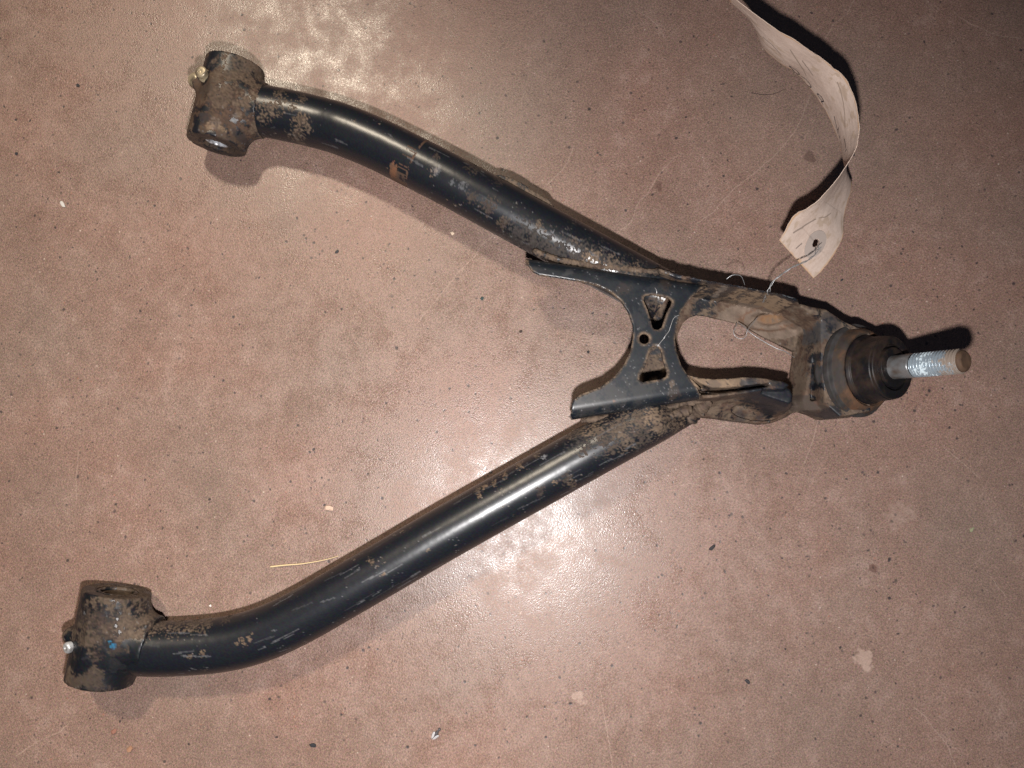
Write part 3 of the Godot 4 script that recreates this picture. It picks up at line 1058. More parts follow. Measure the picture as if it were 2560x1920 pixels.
# ------------------------------------------------------------------ pressed yoke that carries the ball joint
func weld(arm: Node, pts: Array, r: float, seed_: float, black: float) -> void:
	var cv := Curve3D.new()
	for p in pts:
		cv.add_point(p)
	cv.bake_interval = 0.001
	var len := cv.get_baked_length()
	var nu := int(len / 0.0006)
	var f := func(u: float, v: float) -> Vector3:
		var s := u * len
		var p := cv.sample_baked(s)
		var t := (cv.sample_baked(minf(s + 0.002, len)) - cv.sample_baked(maxf(s - 0.002, 0.0))).normalized()
		var sd := t.cross(Vector3.UP).normalized()
		var up := sd.cross(t)
		var ends := minf(1.0, minf(u, 1.0 - u) * len / r)
		var rr := r * sqrt(maxf(ends * (2.0 - ends), 0.0004)) * (1.0 + 0.045 * sin(s * 2600.0 + 2.0 * n_mid.get_noise_2d(s, seed_)) + 0.45 * n_mid.get_noise_2d(s * 1.5, seed_) + 0.2 * n_fine.get_noise_2d(s, v * 0.01))
		return p + (sd * cos(v * TAU) + up * sin(v * TAU)) * rr
	var col := func(p: Vector3, _u: float, _v: float) -> Color:
		var c := dirty(p, black, [], 0.1)
		return c
	part("weld_bead", grid(nu, 20, true, f, col, M.satin, M.matt), arm)

func make_welds(arm: Node) -> void:
	weld(arm, [at(1450, 1053, 0.030), at(1500, 1046, 0.031), at(1580, 1034, 0.031), at(1660, 1020, 0.031), at(1730, 1006, 0.031), at(1770, 998, 0.030)], 0.0019, 1.0, 0.6)
	weld(arm, [at(1776, 998, 0.030), at(1760, 1014, 0.028), at(1740, 1032, 0.025), at(1728, 1044, 0.022), at(1716, 1052, 0.018)], 0.0042, 2.0, 0.55)
	weld(arm, [at(1640, 1050, 0.032), at(1690, 1036, 0.031), at(1730, 1020, 0.030)], 0.0036, 3.0, 0.5)
	weld(arm, [at(1330, 628, 0.036), at(1400, 650, 0.038), at(1470, 662, 0.039), at(1550, 672, 0.040), at(1620, 678, 0.040), at(1690, 686, 0.041)], 0.0020, 4.0, 0.5)

func make_yoke(arm: Node) -> void:
	var cell := 0.0008
	var rim := outline([1216, 440, 1251, 436, 1284, 445, 1337, 478, 1371, 497, 1392, 524, 1520, 600, 1640, 668, 1700, 688, 1782, 702, 1850, 712, 1920, 726, 1962, 734, 2000, 748, 2040, 764, 2062, 767, 2084, 784, 2108, 804, 2170, 822, 2200, 870, 2200, 980, 2160, 1040, 2090, 1046, 2078, 1045, 2052, 1032, 2026, 1024, 2000, 1031, 1975, 1046, 1949, 1056, 1923, 1058, 1880, 1053, 1846, 1049, 1803, 1043, 1757, 1039, 1730, 1043, 1714, 1055, 1696, 1068, 1640, 1080, 1580, 1075, 1500, 1040, 1500, 1000, 1560, 980, 1606, 940, 1629, 890, 1629, 830, 1602, 766, 1545, 716, 1440, 676, 1300, 560], 0.030)
	var slot := outline([1693, 867, 1695, 835, 1706, 809, 1723, 793, 1744, 787, 1769, 791, 1800, 798, 1829, 805, 1853, 811, 1872, 822, 1904, 840, 1940, 858, 1983, 880, 1980, 910, 1977, 928, 1975, 950, 1940, 951, 1906, 946, 1865, 944, 1820, 948, 1786, 949, 1748, 946, 1726, 940, 1708, 930, 1698, 905], 0.0055)
	var low_slot := outline([1700, 880, 1983, 880, 1975, 945, 1968, 955, 1906, 941, 1865, 940, 1820, 943, 1786, 945, 1748, 943, 1726, 937, 1708, 930], 0.044)
	# [outline, height, softness of its edge (m)]
	var feats := []
	var add := func(list: Array, h: float, soft: float) -> void:
		feats.append([outline(list, h), h, soft])
	add.call([1200, 424, 1290, 430, 1400, 506, 1410, 560, 1240, 500], 0.0300, 0.002)
	# upper wall with its lip
	add.call([1640, 664, 1700, 684, 1782, 700, 1850, 711, 1920, 725, 1962, 733, 2000, 746, 2045, 764, 2040, 771, 1995, 754, 1955, 740, 1915, 734, 1850, 720, 1790, 710, 1700, 700, 1650, 684], 0.0470, 0.0009)
	# black lumpy weld on the lip near the joint
	add.call([1950, 733, 1985, 741, 2000, 748, 1994, 756, 1960, 743], 0.0485, 0.0012)
	# saddle in front of the joint, with a pocket in its top
	add.call([2000, 772, 2040, 768, 2066, 768, 2110, 800, 2180, 830, 2180, 1030, 2100, 1046, 2050, 1034, 2010, 1034, 2000, 1000, 2008, 965, 2014, 930, 2020, 890, 2027, 856, 2030, 830, 2022, 800], 0.0260, 0.0030)
	add.call([1984, 742, 2030, 757, 2064, 767, 2058, 800, 2020, 792, 1992, 770], 0.0370, 0.0035)
	add.call([2028, 864, 2040, 862, 2041, 1000, 2020, 1002, 2022, 930], 0.0190, 0.0010)
	add.call([2050, 774, 2066, 770, 2110, 800, 2180, 830, 2180, 1030, 2100, 1046, 2060, 1010, 2048, 900], 0.0345, 0.0012)
	# lower rail: sloping outside, rounded black shoulder, top strip
	add.call([1700, 930, 1760, 985, 1990, 985, 2020, 1020, 1975, 1046, 1923, 1056, 1846, 1047, 1757, 1037, 1690, 1060, 1640, 1085, 1560, 1060, 1640, 1000], 0.0220, 0.010)
	add.call([1735, 972, 1770, 978, 1850, 972, 1906, 962, 1960, 956, 1986, 962, 1995, 985, 1993, 1012, 1975, 1024, 1930, 1010, 1890, 996, 1840, 992, 1770, 998], 0.0430, 0.0042)
	add.call([1708, 930, 1748, 941, 1786, 944, 1820, 943, 1865, 939, 1906, 941, 1960, 951, 1980, 961, 1960, 975, 1906, 975, 1850, 980, 1780, 985, 1735, 968], 0.0455, 0.0010)
	# groove and lip on top of it
	add.call([1718, 947, 1740, 963, 1770, 974, 1810, 974, 1850, 970, 1908, 963, 1908, 968, 1850, 977, 1790, 983, 1752, 981], 0.0350, 0.0005)
	add.call([1752, 985, 1790, 983, 1850, 977, 1908, 968, 1908, 978, 1850, 988, 1790, 996, 1756, 999], 0.0490, 0.0009)
	var swirl := at(1925, 797, 0.008)
	var dent := at(1896, 1030, 0.024)
	var lo3 := at(1208, 428, 0.03)
	var hi3 := at(2205, 1095, 0.03)
	var lo := Vector3(lo3.x, 0.0012, lo3.z - 0.002)
	var hi := Vector3(hi3.x, 0.0520, hi3.z + 0.002)
	var nx := int((hi.x - lo.x) / cell)
	var ny := int((hi.y - lo.y) / cell)
	var nz := int((hi.z - lo.z) / cell)
	var d2 := PackedFloat32Array()
	d2.resize(nx * nz)
	var ys := PackedFloat32Array()
	ys.resize(nx * nz)
	for k in nz:
		for i in nx:
			var p := Vector2(lo.x + i * cell, lo.z + k * cell)
			var d := poly_d(p, rim)
			d2[k * nx + i] = d
			if d > 0.004:
				continue
			d = maxf(d, -poly_d(p, slot))
			d = maxf(d, -poly_d(p, low_slot))
			d2[k * nx + i] = d
			var y := 0.0055
			# pressed oval with its raised rusty centre
			var w := Vector2((p.x - swirl.x) / 0.0105, (p.y - swirl.z) / 0.0042)
			var rad := w.length()
			y += 0.0022 * sm(1.0, 0.75, rad) - 0.0016 * sm(2.1, 1.5, rad) * sm(0.9, 1.3, rad)
			for ft in feats:
				var e := poly_d(p, ft[0])
				var soft: float = ft[2]
				if e < soft:
					var t := sm(soft, -soft, e)
					y = lerpf(y, ft[1], t)
			var w2 := Vector2((p.x - dent.x) / 0.0165, (p.y - dent.z - 0.12 * (p.x - dent.x)) / 0.0050)
			y -= 0.0042 * sm(1.03, 0.93, w2.length())
			ys[k * nx + i] = y
	var f := PackedFloat32Array()
	f.resize(nx * ny * nz)
	var q := 0
	for k in nz:
		for j in ny:
			var y := lo.y + j * cell
			for i in nx:
				var c := k * nx + i
				var d := d2[c]
				if d > 0.003:
					f[q] = d
				else:
					var t := y - ys[c]
					# ease the slope so that steep faces mesh evenly
					var gx := ys[mini(c + 1, nx * nz - 1)] - ys[maxi(c - 1, 0)]
					var gz := ys[mini(c + nx, nx * nz - 1)] - ys[maxi(c - nx, 0)]
					t /= sqrt(1.0 + (gx * gx + gz * gz) / (4.0 * cell * cell))
					var e := maxf(maxf(d, t), 0.0022 - y)
					if e < 0.002 and e > -0.002:
						var pp := Vector3(lo.x + i * cell, y, lo.z + k * cell)
						e += n_mid.get_noise_3dv(pp) * 0.00022 + n_fine.get_noise_3dv(pp) * 0.00010
					f[q] = e
				q += 1
	var sp := spots_of([[1940, 995, 30, BLACK, 1.0], [1970, 1000, 34, BLACK, 1.0], [1900, 992, 20, BLACK, 0.95], [1985, 985, 24, BLACK, 1.0], [1740, 745, 30, TANDUST, 0.85], [1770, 748, 30, TANDUST, 0.85], [1800, 748, 30, TANDUST, 0.85], [1830, 748, 30, TANDUST, 0.85], [1860, 748, 30, TANDUST, 0.85], [1890, 748, 30, TANDUST, 0.85], [1920, 752, 30, TANDUST, 0.85], [1950, 758, 30, TANDUST, 0.85], [1812, 724, 12, Color(0.24, 0.20, 0.17), 0.5], [2022, 1016, 26, DUST * 0.8, 1.0], [2046, 1026, 22, GRIME, 1.0], [2018, 990, 18, GRIME, 0.9], [1790, 905, 10, TANDUST, 0.0], [1740, 955, 24, TANDUST, 0.7], [1790, 957, 24, TANDUST, 0.7], [1840, 955, 24, TANDUST, 0.6], [1990, 900, 22, TANDUST, 0.7], [1992, 940, 22, TANDUST, 0.8], [1950, 1000, 40, BLACK, 0.95], [1975, 985, 22, BLACK, 0.95], [1900, 985, 26, BLACK, 0.8], [1985, 1005, 14, BLACK, 0.9], [1930, 960, 12, BLACK, 0.7], [1960, 962, 14, BLACK, 0.8], [2054, 890, 13, BLACK, 1.0], [2056, 925, 14, BLACK, 1.0], [2056, 960, 14, BLACK, 1.0], [2054, 990, 13, BLACK, 1.0], [2026, 870, 14, DUST * 0.85, 0.9], [2026, 900, 16, DUST * 0.85, 0.95], [2026, 935, 16, DUST * 0.85, 0.95], [2024, 965, 15, DUST * 0.7, 0.9], [2040, 1008, 22, GRIME, 1.0], [2020, 1005, 20, GRIME, 1.0], [2092, 1034, 24, BLACK, 0.9], [2044, 1014, 26, GRIME * 1.2, 1.0], [2058, 1022, 20, GRIME * 1.2, 1.0], [2030, 1012, 20, GRIME * 1.2, 1.0], [2095, 1040, 20, BLACK, 0.9], [1920, 1000, 22, BLACK, 0.95], [1880, 990, 16, BLACK, 0.9], [1965, 1010, 24, BLACK, 0.95], [1990, 980, 18, BLACK, 0.95], [1690, 688, 16, BLACK * 1.5, 0.9], [1735, 696, 18, BLACK * 1.5, 0.9], [1830, 713, 14, BLACK, 0.9], [1870, 718, 14, BLACK * 1.6, 0.85], [1910, 727, 14, BLACK * 1.4, 0.85], [1960, 738, 12, BLACK, 0.9], [1895, 972, 10, BLACK, 1.0], [1870, 978, 10, BLACK, 0.9], [1840, 982, 9, GRIME, 0.9], [1800, 988, 9, GRIME, 0.9], [2085, 800, 24, BLACK * 1.8, 0.6], [1880, 1035, 16, BLACK * 2.0, 0.5], [1930, 1040, 12, BLACK * 2.0, 0.5], [1870, 972, 24, BLACK * 1.6, 0.7], [2060, 830, 24, Color(0.045, 0.047, 0.052), 0.7], [2070, 930, 26, Color(0.045, 0.047, 0.052), 0.6], [1640, 1080, 14, BLACK, 0.7], [1860, 960, 16, BLACK * 2.0, 0.4], [1780, 965, 14, BLACK * 2.5, 0.4]], 0.040)
	var rustc := swirl
	var lip := spots_of([[1780, 706, 16, BLACK * 1.3, 0.95], [1805, 709, 14, BLACK * 2.0, 0.8], [1830, 713, 15, BLACK, 0.95], [1855, 717, 14, BLACK * 2.2, 0.85], [1880, 721, 15, BLACK * 1.4, 0.9], [1905, 726, 14, BLACK * 1.3, 0.95], [1930, 731, 15, BLACK, 0.9], [1955, 738, 16, BLACK, 0.95], [1978, 746, 20, BLACK, 1.0], [1998, 755, 16, BLACK, 0.9], [1690, 688, 16, BLACK * 1.5, 0.9], [1735, 696, 18, BLACK * 1.5, 0.9]], 0.0465)
	var col := func(p: Vector3, n: Vector3) -> Color:
		var c := dirty(p, 0.36, [], 0.22)
		var b := n_mid.get_noise_3dv(p)
		var cf := n_fine.get_noise_3dv(p)
		for s in sp:
			var dx: float = Vector2(p.x - s[0].x, p.z - s[0].z).length() / s[1]
			if dx < 1.8 and p.y > 0.012:
				var e := sm(0.0, 0.2, 1.0 - dx + 0.8 * b + 0.5 * cf) * float(s[3])
				c = with_gloss(Color(c.r, c.g, c.b).lerp(s[2], e), lerpf(c.a, 1.0 if s[2].r < 0.03 else 0.0, e))
		for s in lip:
			var dl: float = (p - s[0]).length() / s[1]
			if dl < 1.8:
				var e2 := sm(0.0, 0.2, 1.0 - dl + 0.8 * b + 0.5 * cf) * float(s[3])
				c = with_gloss(Color(c.r, c.g, c.b).lerp(s[2], e2), maxf(c.a, e2))
		# rust rings pressed into the flange
		if p.y < 0.013:
			var w := Vector2((p.x - rustc.x) / 0.0105, (p.z - rustc.z) / 0.0042).length() + 0.55 * b + 0.25 * cf
			var base := Color(0.17, 0.125, 0.095) * (1.0 + 0.35 * b + 0.2 * cf)
			var ringy := sm(0.35, 0.0, absf(w - 1.85)) * 0.8 + sm(1.05, 0.7, w)
			base = base.lerp(RUST.lerp(Color(0.23, 0.115, 0.045), sm(1.0, 0.5, w)), clampf(ringy * (0.55 + 0.9 * b + 0.4 * cf), 0.0, 1.0))
			if w < 3.2:
				c = with_gloss(base, 0.0)
		return c
	part("yoke", nets(lo, cell, nx, ny, nz, f, col, M.satin, M.matt), arm)

# ------------------------------------------------------------------ ball joint
func make_ball_joint(arm: Node) -> void:
	var b := at(2170, 924, 0.0340)
	var t := at(2415, 902, 0.0890)
	var ax := (t - b).normalized()
	var len := (t - b).length() * 1000.0
	var joint := Node3D.new()
	joint.name = "ball_joint"
	arm.add_child(joint, true)
	var rusty := func(p: Vector3, _u: float, _v: float) -> Color:
		var a := n_low.get_noise_3dv(p * 1.3)
		var bb := n_mid.get_noise_3dv(p)
		var c := n_fine.get_noise_3dv(p)
		var col := (GRIME * 0.8).lerp(Color(0.100, 0.054, 0.030), clampf(0.50 + 0.9 * a + 0.6 * bb + 0.4 * c, 0.0, 1.0))
		col = col.lerp(RUST * 0.8, clampf((a + 0.4 * bb) * 1.2, 0.0, 1.0) * 0.6)
		var k := sm(0.1, 0.25, -a + 0.5 * bb + 0.2 * c - 0.1)
		col = col.lerp(Color(0.036, 0.033, 0.032), k * 0.6)
		if (p - b).dot(ax) < -0.0052:
			col = col.lerp(Color(0.034, 0.031, 0.030) * (1.0 + 0.8 * bb), sm(-0.3, 0.1, 0.25 + bb + 0.5 * c - 0.4 * a))
		return with_gloss(col, 0.0)
	# cup and its two stepped rings
	var prof := bevelled([Vector2(-27, 0.01), Vector2(-27, 20), Vector2(-20, 25), Vector2(-11, 26), Vector2(-10.5, 30.0), Vector2(-6.5, 30.2), Vector2(-5.5, 27.6), Vector2(-1.0, 26.0), Vector2(0.5, 24.6), Vector2(1.0, 23.4), Vector2(-0.4, 22.6), Vector2(-0.4, 0.01)], 0.8, 0.9)
	part("housing", lathe(b, ax, prof, 150, rusty, M.paint, M.matt, 0.35), joint)
	# rubber boot
	var rub := func(p: Vector3, _u: float, _v: float) -> Color:
		var a := n_low.get_noise_3dv(p)
		var bb := n_mid.get_noise_3dv(p)
		var c := n_fine.get_noise_3dv(p)
		var col := Color(0.010, 0.0095, 0.0105).lerp(Color(0.034, 0.023, 0.018), clampf(0.18 + 0.9 * a + 0.8 * bb + 0.3 * c, 0.0, 1.0))
		return with_gloss(col, 1.0)
	var lip := 0.285 * len
	var prof2 := bevelled([Vector2(-0.6, 22.0), Vector2(0.5, 22.3), Vector2(2.4, 21.4), Vector2(3.0, 20.6), Vector2(lip - 3.0, 20.0), Vector2(lip - 2.4, 19.5), Vector2(lip - 0.9, 19.6), Vector2(lip - 0.2, 18.9), Vector2(lip + 0.1, 14.4), Vector2(lip - 2.4, 14.0), Vector2(lip - 2.4, 12.9), Vector2(lip + 0.6, 12.4), Vector2(lip + 0.9, 10.5), Vector2(lip + 0.2, 6.0)], 0.3, 0.9)
	part("rubber_boot", lathe(b, ax, prof2, 120, rub, M.rubber, M.rubber, 0.2), joint)
	# stud: plain shank, then a thread
	var shank := func(p: Vector3, _u: float, _v: float) -> Color:
		var bb := n_mid.get_noise_3dv(p)
		return with_gloss(Color(0.21, 0.215, 0.22).lerp(Color(0.11, 0.078, 0.06), clampf(0.35 + 0.9 * bb, 0.0, 1.0)), 1.0)
	var s0 := 0.50 * len
	var prof3 := bevelled([Vector2(lip - 3.0, 7.4), Vector2(s0 - 0.6, 7.4), Vector2(s0, 6.8)], 0.4, 1.0)
	var stud := part("stud", lathe(b, ax, prof3, 64, shank, M.zinc, M.matt), joint)
	var w := ax
	var a := w.cross(Vector3(0.3, 0.2, 0.9)).normalized()
	var c2 := w.cross(a)
	var pitch := 0.0020
	var tl := (len - 2.0 - s0) * 0.001
	var turns := int(tl / pitch)
	var nu := turns * 16
	var ff := func(u: float, v: float) -> Vector3:
		var s := u * tl
		var ph := fposmod(s / pitch - v, 1.0)
		var depth := 1.0 - absf(ph * 2.0 - 1.0)
		var rr := 0.0060 + 0.00135 * sm(0.08, 0.75, depth)
		rr = lerpf(rr, 0.0062, maxf(sm(0.96, 1.0, u), sm(0.03, 0.0, u)))
		var e := a * cos(v * TAU) + c2 * sin(v * TAU)
		return b + w * (s0 * 0.001 + s) + e * rr
	var cc := func(p: Vector3, u: float, v: float) -> Color:
		var bb := n_mid.get_noise_3dv(p)
		var cn := n_fine.get_noise_3dv(p)
		var col := Color(0.34, 0.40, 0.445)
		# flaky pale thread paste round the middle, tan dirt towards the tip
		var paste := sm(0.0, 0.2, 0.22 - absf(u - 0.30) * 1.6 + 0.5 * bb + 0.5 * cn)
		var dirt := sm(0.0, 0.18, u - 0.62 + 0.35 * bb + 0.2 * cn)
		col = col.lerp(Color(0.56, 0.64, 0.67), paste * 0.75)
		col = col.lerp(Color(0.20, 0.135, 0.088), dirt * 0.85)
		return with_gloss(col, 0.0 if dirt > 0.5 or paste > 0.7 else 1.0)
	part("thread", grid(nu, 72, true, ff, cc, M.zinc, M.matt), stud)
	var endc := func(p: Vector3, _u: float, _v: float) -> Color:
		var bb := n_mid.get_noise_3dv(p)
		return with_gloss(Color(0.085, 0.050, 0.031) * (1.0 + 0.6 * bb), 0.0)
	var prof4 := bevelled([Vector2(len - 2.4, 6.4), Vector2(len - 1.0, 6.3), Vector2(len + 0.2, 5.0), Vector2(len + 0.2, 0.01)], 0.5, 0.8)
	part("stud_tip", lathe(b, ax, prof4, 48, endc, M.zinc, M.matt), stud)

# ------------------------------------------------------------------ paper tag
func tag_pos(s: float, t: float) -> Vector3:
	# edge a stands high, edge b hangs low; pixel, pixel, height
	var ea := [[1826, -14, 0.074], [1880, 29, 0.073], [1936, 70, 0.072], [1993, 104, 0.071], [2049, 142, 0.071], [2084, 170, 0.070], [2112, 196, 0.070], [2138, 250, 0.069], [2148, 312, 0.068], [2144, 358, 0.067], [2133, 386, 0.066], [2116, 414, 0.066], [2086, 456, 0.064], [2049, 498, 0.062], [2014, 523, 0.058], [1983, 542, 0.055], [1949, 602, 0.048]]
	var eb := [[1836, 6, 0.036], [1876, 46, 0.034], [1906, 115, 0.031], [1950, 157, 0.029], [1988, 179, 0.028], [2023, 217, 0.028], [2058, 266, 0.027], [2079, 306, 0.026], [2098, 354, 0.025], [2106, 392, 0.024], [2115, 428, 0.023], [2128, 456, 0.022], [2124, 488, 0.021], [2110, 538, 0.019], [2105, 595, 0.018], [2075, 652, 0.019], [2034, 696, 0.022]]
	var k := clampf(s, 0.0, 1.0) * 16.0
	var i := clampi(int(k), 0, 15)
	var w := k - i
	var pa := catmull(ea, i, w)
	var pb := catmull(eb, i, w)
	var p := pa.lerp(pb, t)
	# the sheet bellies a little between its edges and is softly crumpled
	var across := (pb - pa)
	var along := catmull(ea, mini(i, 14), minf(w + 0.3, 1.0)) - catmull(ea, mini(i, 14), maxf(w - 0.3, 0.0))
	var nn := across.cross(along).normalized()
	return p + nn * (0.0022 * sin(t * PI) + n_mid.get_noise_2d(s * 0.09, t * 0.035) * 0.0002)

func catmull(e: Array, i: int, w: float) -> Vector3:
	var q := []
	for k in [i - 1, i, i + 1, i + 2]:
		var r: Array = e[clampi(k, 0, e.size() - 1)]
		q.append(at(r[0], r[1], r[2]))
	var p0: Vector3 = q[0]
	var p1: Vector3 = q[1]
	var p2: Vector3 = q[2]
	var p3: Vector3 = q[3]
	return 0.5 * (2.0 * p1 + (p2 - p0) * w + (2.0 * p0 - 5.0 * p1 + 4.0 * p2 - p3) * w * w + (3.0 * p1 - p0 - 3.0 * p2 + p3) * w * w * w)

func make_tag() -> void:
	var t := thing("paper_tag", "curled off-white paper tag standing on edge, wired to the arm", "tag")
	var nu := 360
	var nv := 80
	var hole_s := 0.937
	var hole_t := 0.62
	var front := PackedVector3Array()
	var back := PackedVector3Array()
	var thick := 0.00035
	var base := PackedVector3Array()
	for i in nu:
		for j in nv:
			var s := float(i) / (nu - 1)
			var e := float(j) / (nv - 1)
			# ragged, worn long edges
			var hv := Vector2((s - hole_s) / 0.0120, (e - hole_t) / 0.052)
			if absf(hv.length() - 1.0) < 0.13:
				hv = hv.normalized()
				s = hole_s + hv.x * 0.0120
				e = hole_t + hv.y * 0.052
			var rag := n_mid.get_noise_2d(s * 0.16, 0.3) * 0.02
			if j == 0:
				e += rag
			elif j == nv - 1:
				e += rag * 0.8
			base.append(tag_pos(s, e))
	for i in nu:
		for j in nv:
			var p := base[i * nv + j]
			var du := base[mini(i + 1, nu - 1) * nv + j] - base[maxi(i - 1, 0) * nv + j]
			var dv := base[i * nv + mini(j + 1, nv - 1)] - base[i * nv + maxi(j - 1, 0)]
			var n := du.cross(dv).normalized()
			front.append(p + n * thick * 0.5)
			back.append(p - n * thick * 0.5)
	var st := SurfaceTool.new()
	st.begin(Mesh.PRIMITIVE_TRIANGLES)
	var keep := func(i: int, j: int) -> bool:
		var s := (i + 0.5) / (nu - 1)
		var e := (j + 0.5) / (nv - 1)
		return Vector2((s - hole_s) / 0.0120, (e - hole_t) / 0.052).length() > 0.97
	var put := func(src: PackedVector3Array, i: int, j: int, side: float) -> void:
		st.set_uv(Vector2(float(i) / (nu - 1), (float(j) / (nv - 1)) * 0.5 + side))
		st.add_vertex(src[i * nv + j])
	st.set_smooth_group(1)
	for i in nu - 1:
		for j in nv - 1:
			if not keep.call(i, j):
				continue
			for q in [[0, 0], [1, 0], [0, 1], [1, 0], [1, 1], [0, 1]]:
				put.call(front, i + q[0], j + q[1], 0.0)
			for q in [[0, 0], [0, 1], [1, 0], [1, 0], [0, 1], [1, 1]]:
				put.call(back, i + q[0], j + q[1], 0.5)
	st.set_smooth_group(2)
	var rimq := func(i0: int, j0: int, i1: int, j1: int) -> void:
		put.call(front, i0, j0, 0.0)
		put.call(front, i1, j1, 0.0)
		put.call(back, i0, j0, 0.5)
		put.call(front, i1, j1, 0.0)
		put.call(back, i1, j1, 0.5)
		put.call(back, i0, j0, 0.5)
	for i in nu - 1:
		rimq.call(i, 0, i + 1, 0)
		rimq.call(i, nv - 1, i + 1, nv - 1)
	for j in nv - 1:
		rimq.call(0, j, 0, j + 1)
		rimq.call(nu - 1, j, nu - 1, j + 1)
	st.generate_normals()
	# print and wear
	var W := 1024
	var H := 512
	var im := Image.create(W, H, false, Image.FORMAT_RGB8)
	for y in H:
		for x in W:
			var side := y / 256
			var e := (y % 256) / 255.0
			var s := float(x) / W
			var a := n_low.get_noise_2d(s * 0.13 + side, e * 0.04)
			var b := n_mid.get_noise_2d(s * 0.13, e * 0.04 + side)
			var c := n_fine.get_noise_2d(s * 0.13, e * 0.04 + side * 3)
			var col := Color8(198, 176, 162).lerp(Color8(212, 192, 178), clampf(0.5 + a + 0.5 * c, 0, 1))
			var stain := sm(0.22, 0.6, b + 0.4 * a + 0.25 * c)
			col = col.lerp(Color8(184, 162, 142), stain * 0.75)
			var edge := minf(minf(e, 1.0 - e) * 0.045, minf(s, 1.0 - s) * 0.13)
			col = col.lerp(Color8(196, 150, 104), sm(0.0013, 0.0, edge + 0.0012 * b) * 0.55)
			im.set_pixel(x, y, col)
	var ink := Color8(44, 42, 50)
	for stroke in tag_strokes():
		draw_stroke(im, stroke[0], ink.lerp(Color8(176, 156, 140), minf(stroke[1] * 1.15, 1.0)), stroke[2] * 1.55)
	var m := StandardMaterial3D.new()
	m.albedo_texture = ImageTexture.create_from_image(im)
	m.roughness = 0.85
	m.metallic_specular = 0.3
	m.backlight_enabled = true
	m.backlight = Color(0.10, 0.085, 0.07)
	st.set_material(m)
	part("tag_sheet", st.commit(), t)
	# reinforcing washer round the eye, on both faces
	var ring := SurfaceTool.new()
	ring.begin(Mesh.PRIMITIVE_TRIANGLES)
	for side in [1.0, -1.0]:
		for k in 40:
			for q in [[0, 0], [1, 0], [0, 1], [1, 0], [1, 1], [0, 1]]:
				var ang: float = TAU * (k + q[0]) / 40.0
				var rr: float = 1.0 if q[1] == 0 else 2.9
				var s := hole_s + cos(ang) * 0.0130 * rr
				var e := hole_t + sin(ang) * 0.0565 * rr
				var p := tag_pos(s, e)
				var n := (tag_pos(s + 0.004, e) - tag_pos(s - 0.004, e)).cross(tag_pos(s, e + 0.02) - tag_pos(s, e - 0.02)).normalized()
				ring.add_vertex(p + n * side * 0.00055)
	ring.set_smooth_group(1)
	ring.generate_normals()
	ring.set_material(plain(Color(0.43, 0.355, 0.31), 0.8))
	part("eyelet_washer", ring.commit(), t)

func draw_stroke(im: Image, pts: Array, col: Color, width: float) -> void:
	for i in range(0, pts.size() - 2, 2):
		var a := Vector2(pts[i] * 1024.0, pts[i + 1] * 256.0)
		var b := Vector2(pts[i + 2] * 1024.0, pts[i + 3] * 256.0)
		var n := int((b - a).length() * 1.5) + 1
		for k in n + 1:
			var p := a.lerp(b, float(k) / n)
			for half in 2:
				if half == 1 and pts[i] < 0.68:
					continue
				if half == 0 and pts[i] >= 0.68:
					continue
				for dy in range(-3, 4):
					for dx in range(-2, 3):
						var d := Vector2(dx * 1.6, dy * 0.8).length()
						if d > width:
							continue
						var x := int(p.x) + dx
						var y := int(p.y) + dy
						if x >= 0 and x < 1024 and y >= 0 and y < 256:
							for off in [0, 256]:
								im.set_pixel(x, y + off, im.get_pixel(x, y + off).lerp(col, 0.75))

func tag_strokes() -> Array:
	return [
		[[0.2162, 0.825, 0.2325, 0.842, 0.2525, 0.867, 0.2638, 0.917, 0.2612, 0.992, 0.245, 1.0, 0.2275, 0.917, 0.2162, 0.825], 0, 1.5],
		[[0.2738, 0.925, 0.2838, 0.858, 0.3, 0.85, 0.3138, 0.892, 0.3163, 0.942, 0.3075, 1.0, 0.2912, 1.0], 0, 1.5],
		[[0.34, 0.892, 0.3438, 0.825, 0.355, 0.8, 0.3675, 0.825, 0.365, 0.892, 0.3512, 0.908, 0.3425, 0.883], 0, 1.5],
		[[0.3662, 0.825, 0.3662, 0.883, 0.3625, 0.942, 0.3713, 0.942], 0, 1.5],
		[[0.4338, 0.733, 0.4462, 0.783, 0.465, 0.817, 0.4738, 0.808, 0.4688, 0.733], 0, 1.5],
		[[0.4738, 0.808, 0.4788, 0.867], 0, 1.5],
		[[0.49, 0.808, 0.4975, 0.875], 0, 1.7],
		[[0.5112, 0.817, 0.5175, 0.892, 0.5325, 0.867], 0.2, 1.3],
		[[0.515, 0.567, 0.5475, 0.5, 0.565, 0.475, 0.5675, 0.542], 0, 1.5],
		[[0.115, 0.475, 0.1425, 0.458, 0.1738, 0.567], 0.6, 1.1],
		[[0.1862, 0.267, 0.2175, 0.417, 0.2775, 0.717], 0.75, 1.6],
		[[0.2288, 0.35, 0.255, 0.433, 0.2875, 0.508], 0.7, 1.5],
		[[0.3638, 0.175, 0.4, 0.233, 0.4388, 0.325, 0.475, 0.408], 0.8, 1.8],
		[[0.9612, 0.175, 0.94, 0.258, 0.9062, 0.3, 0.8838, 0.333], 0.7, 1.6],
		[[0.8738, 0.375, 0.8562, 0.5, 0.835, 0.592], 0.75, 1.2],
		[[0.9788, 0.392, 0.9712, 0.408, 0.9638, 0.425], 0.6, 1.4]]

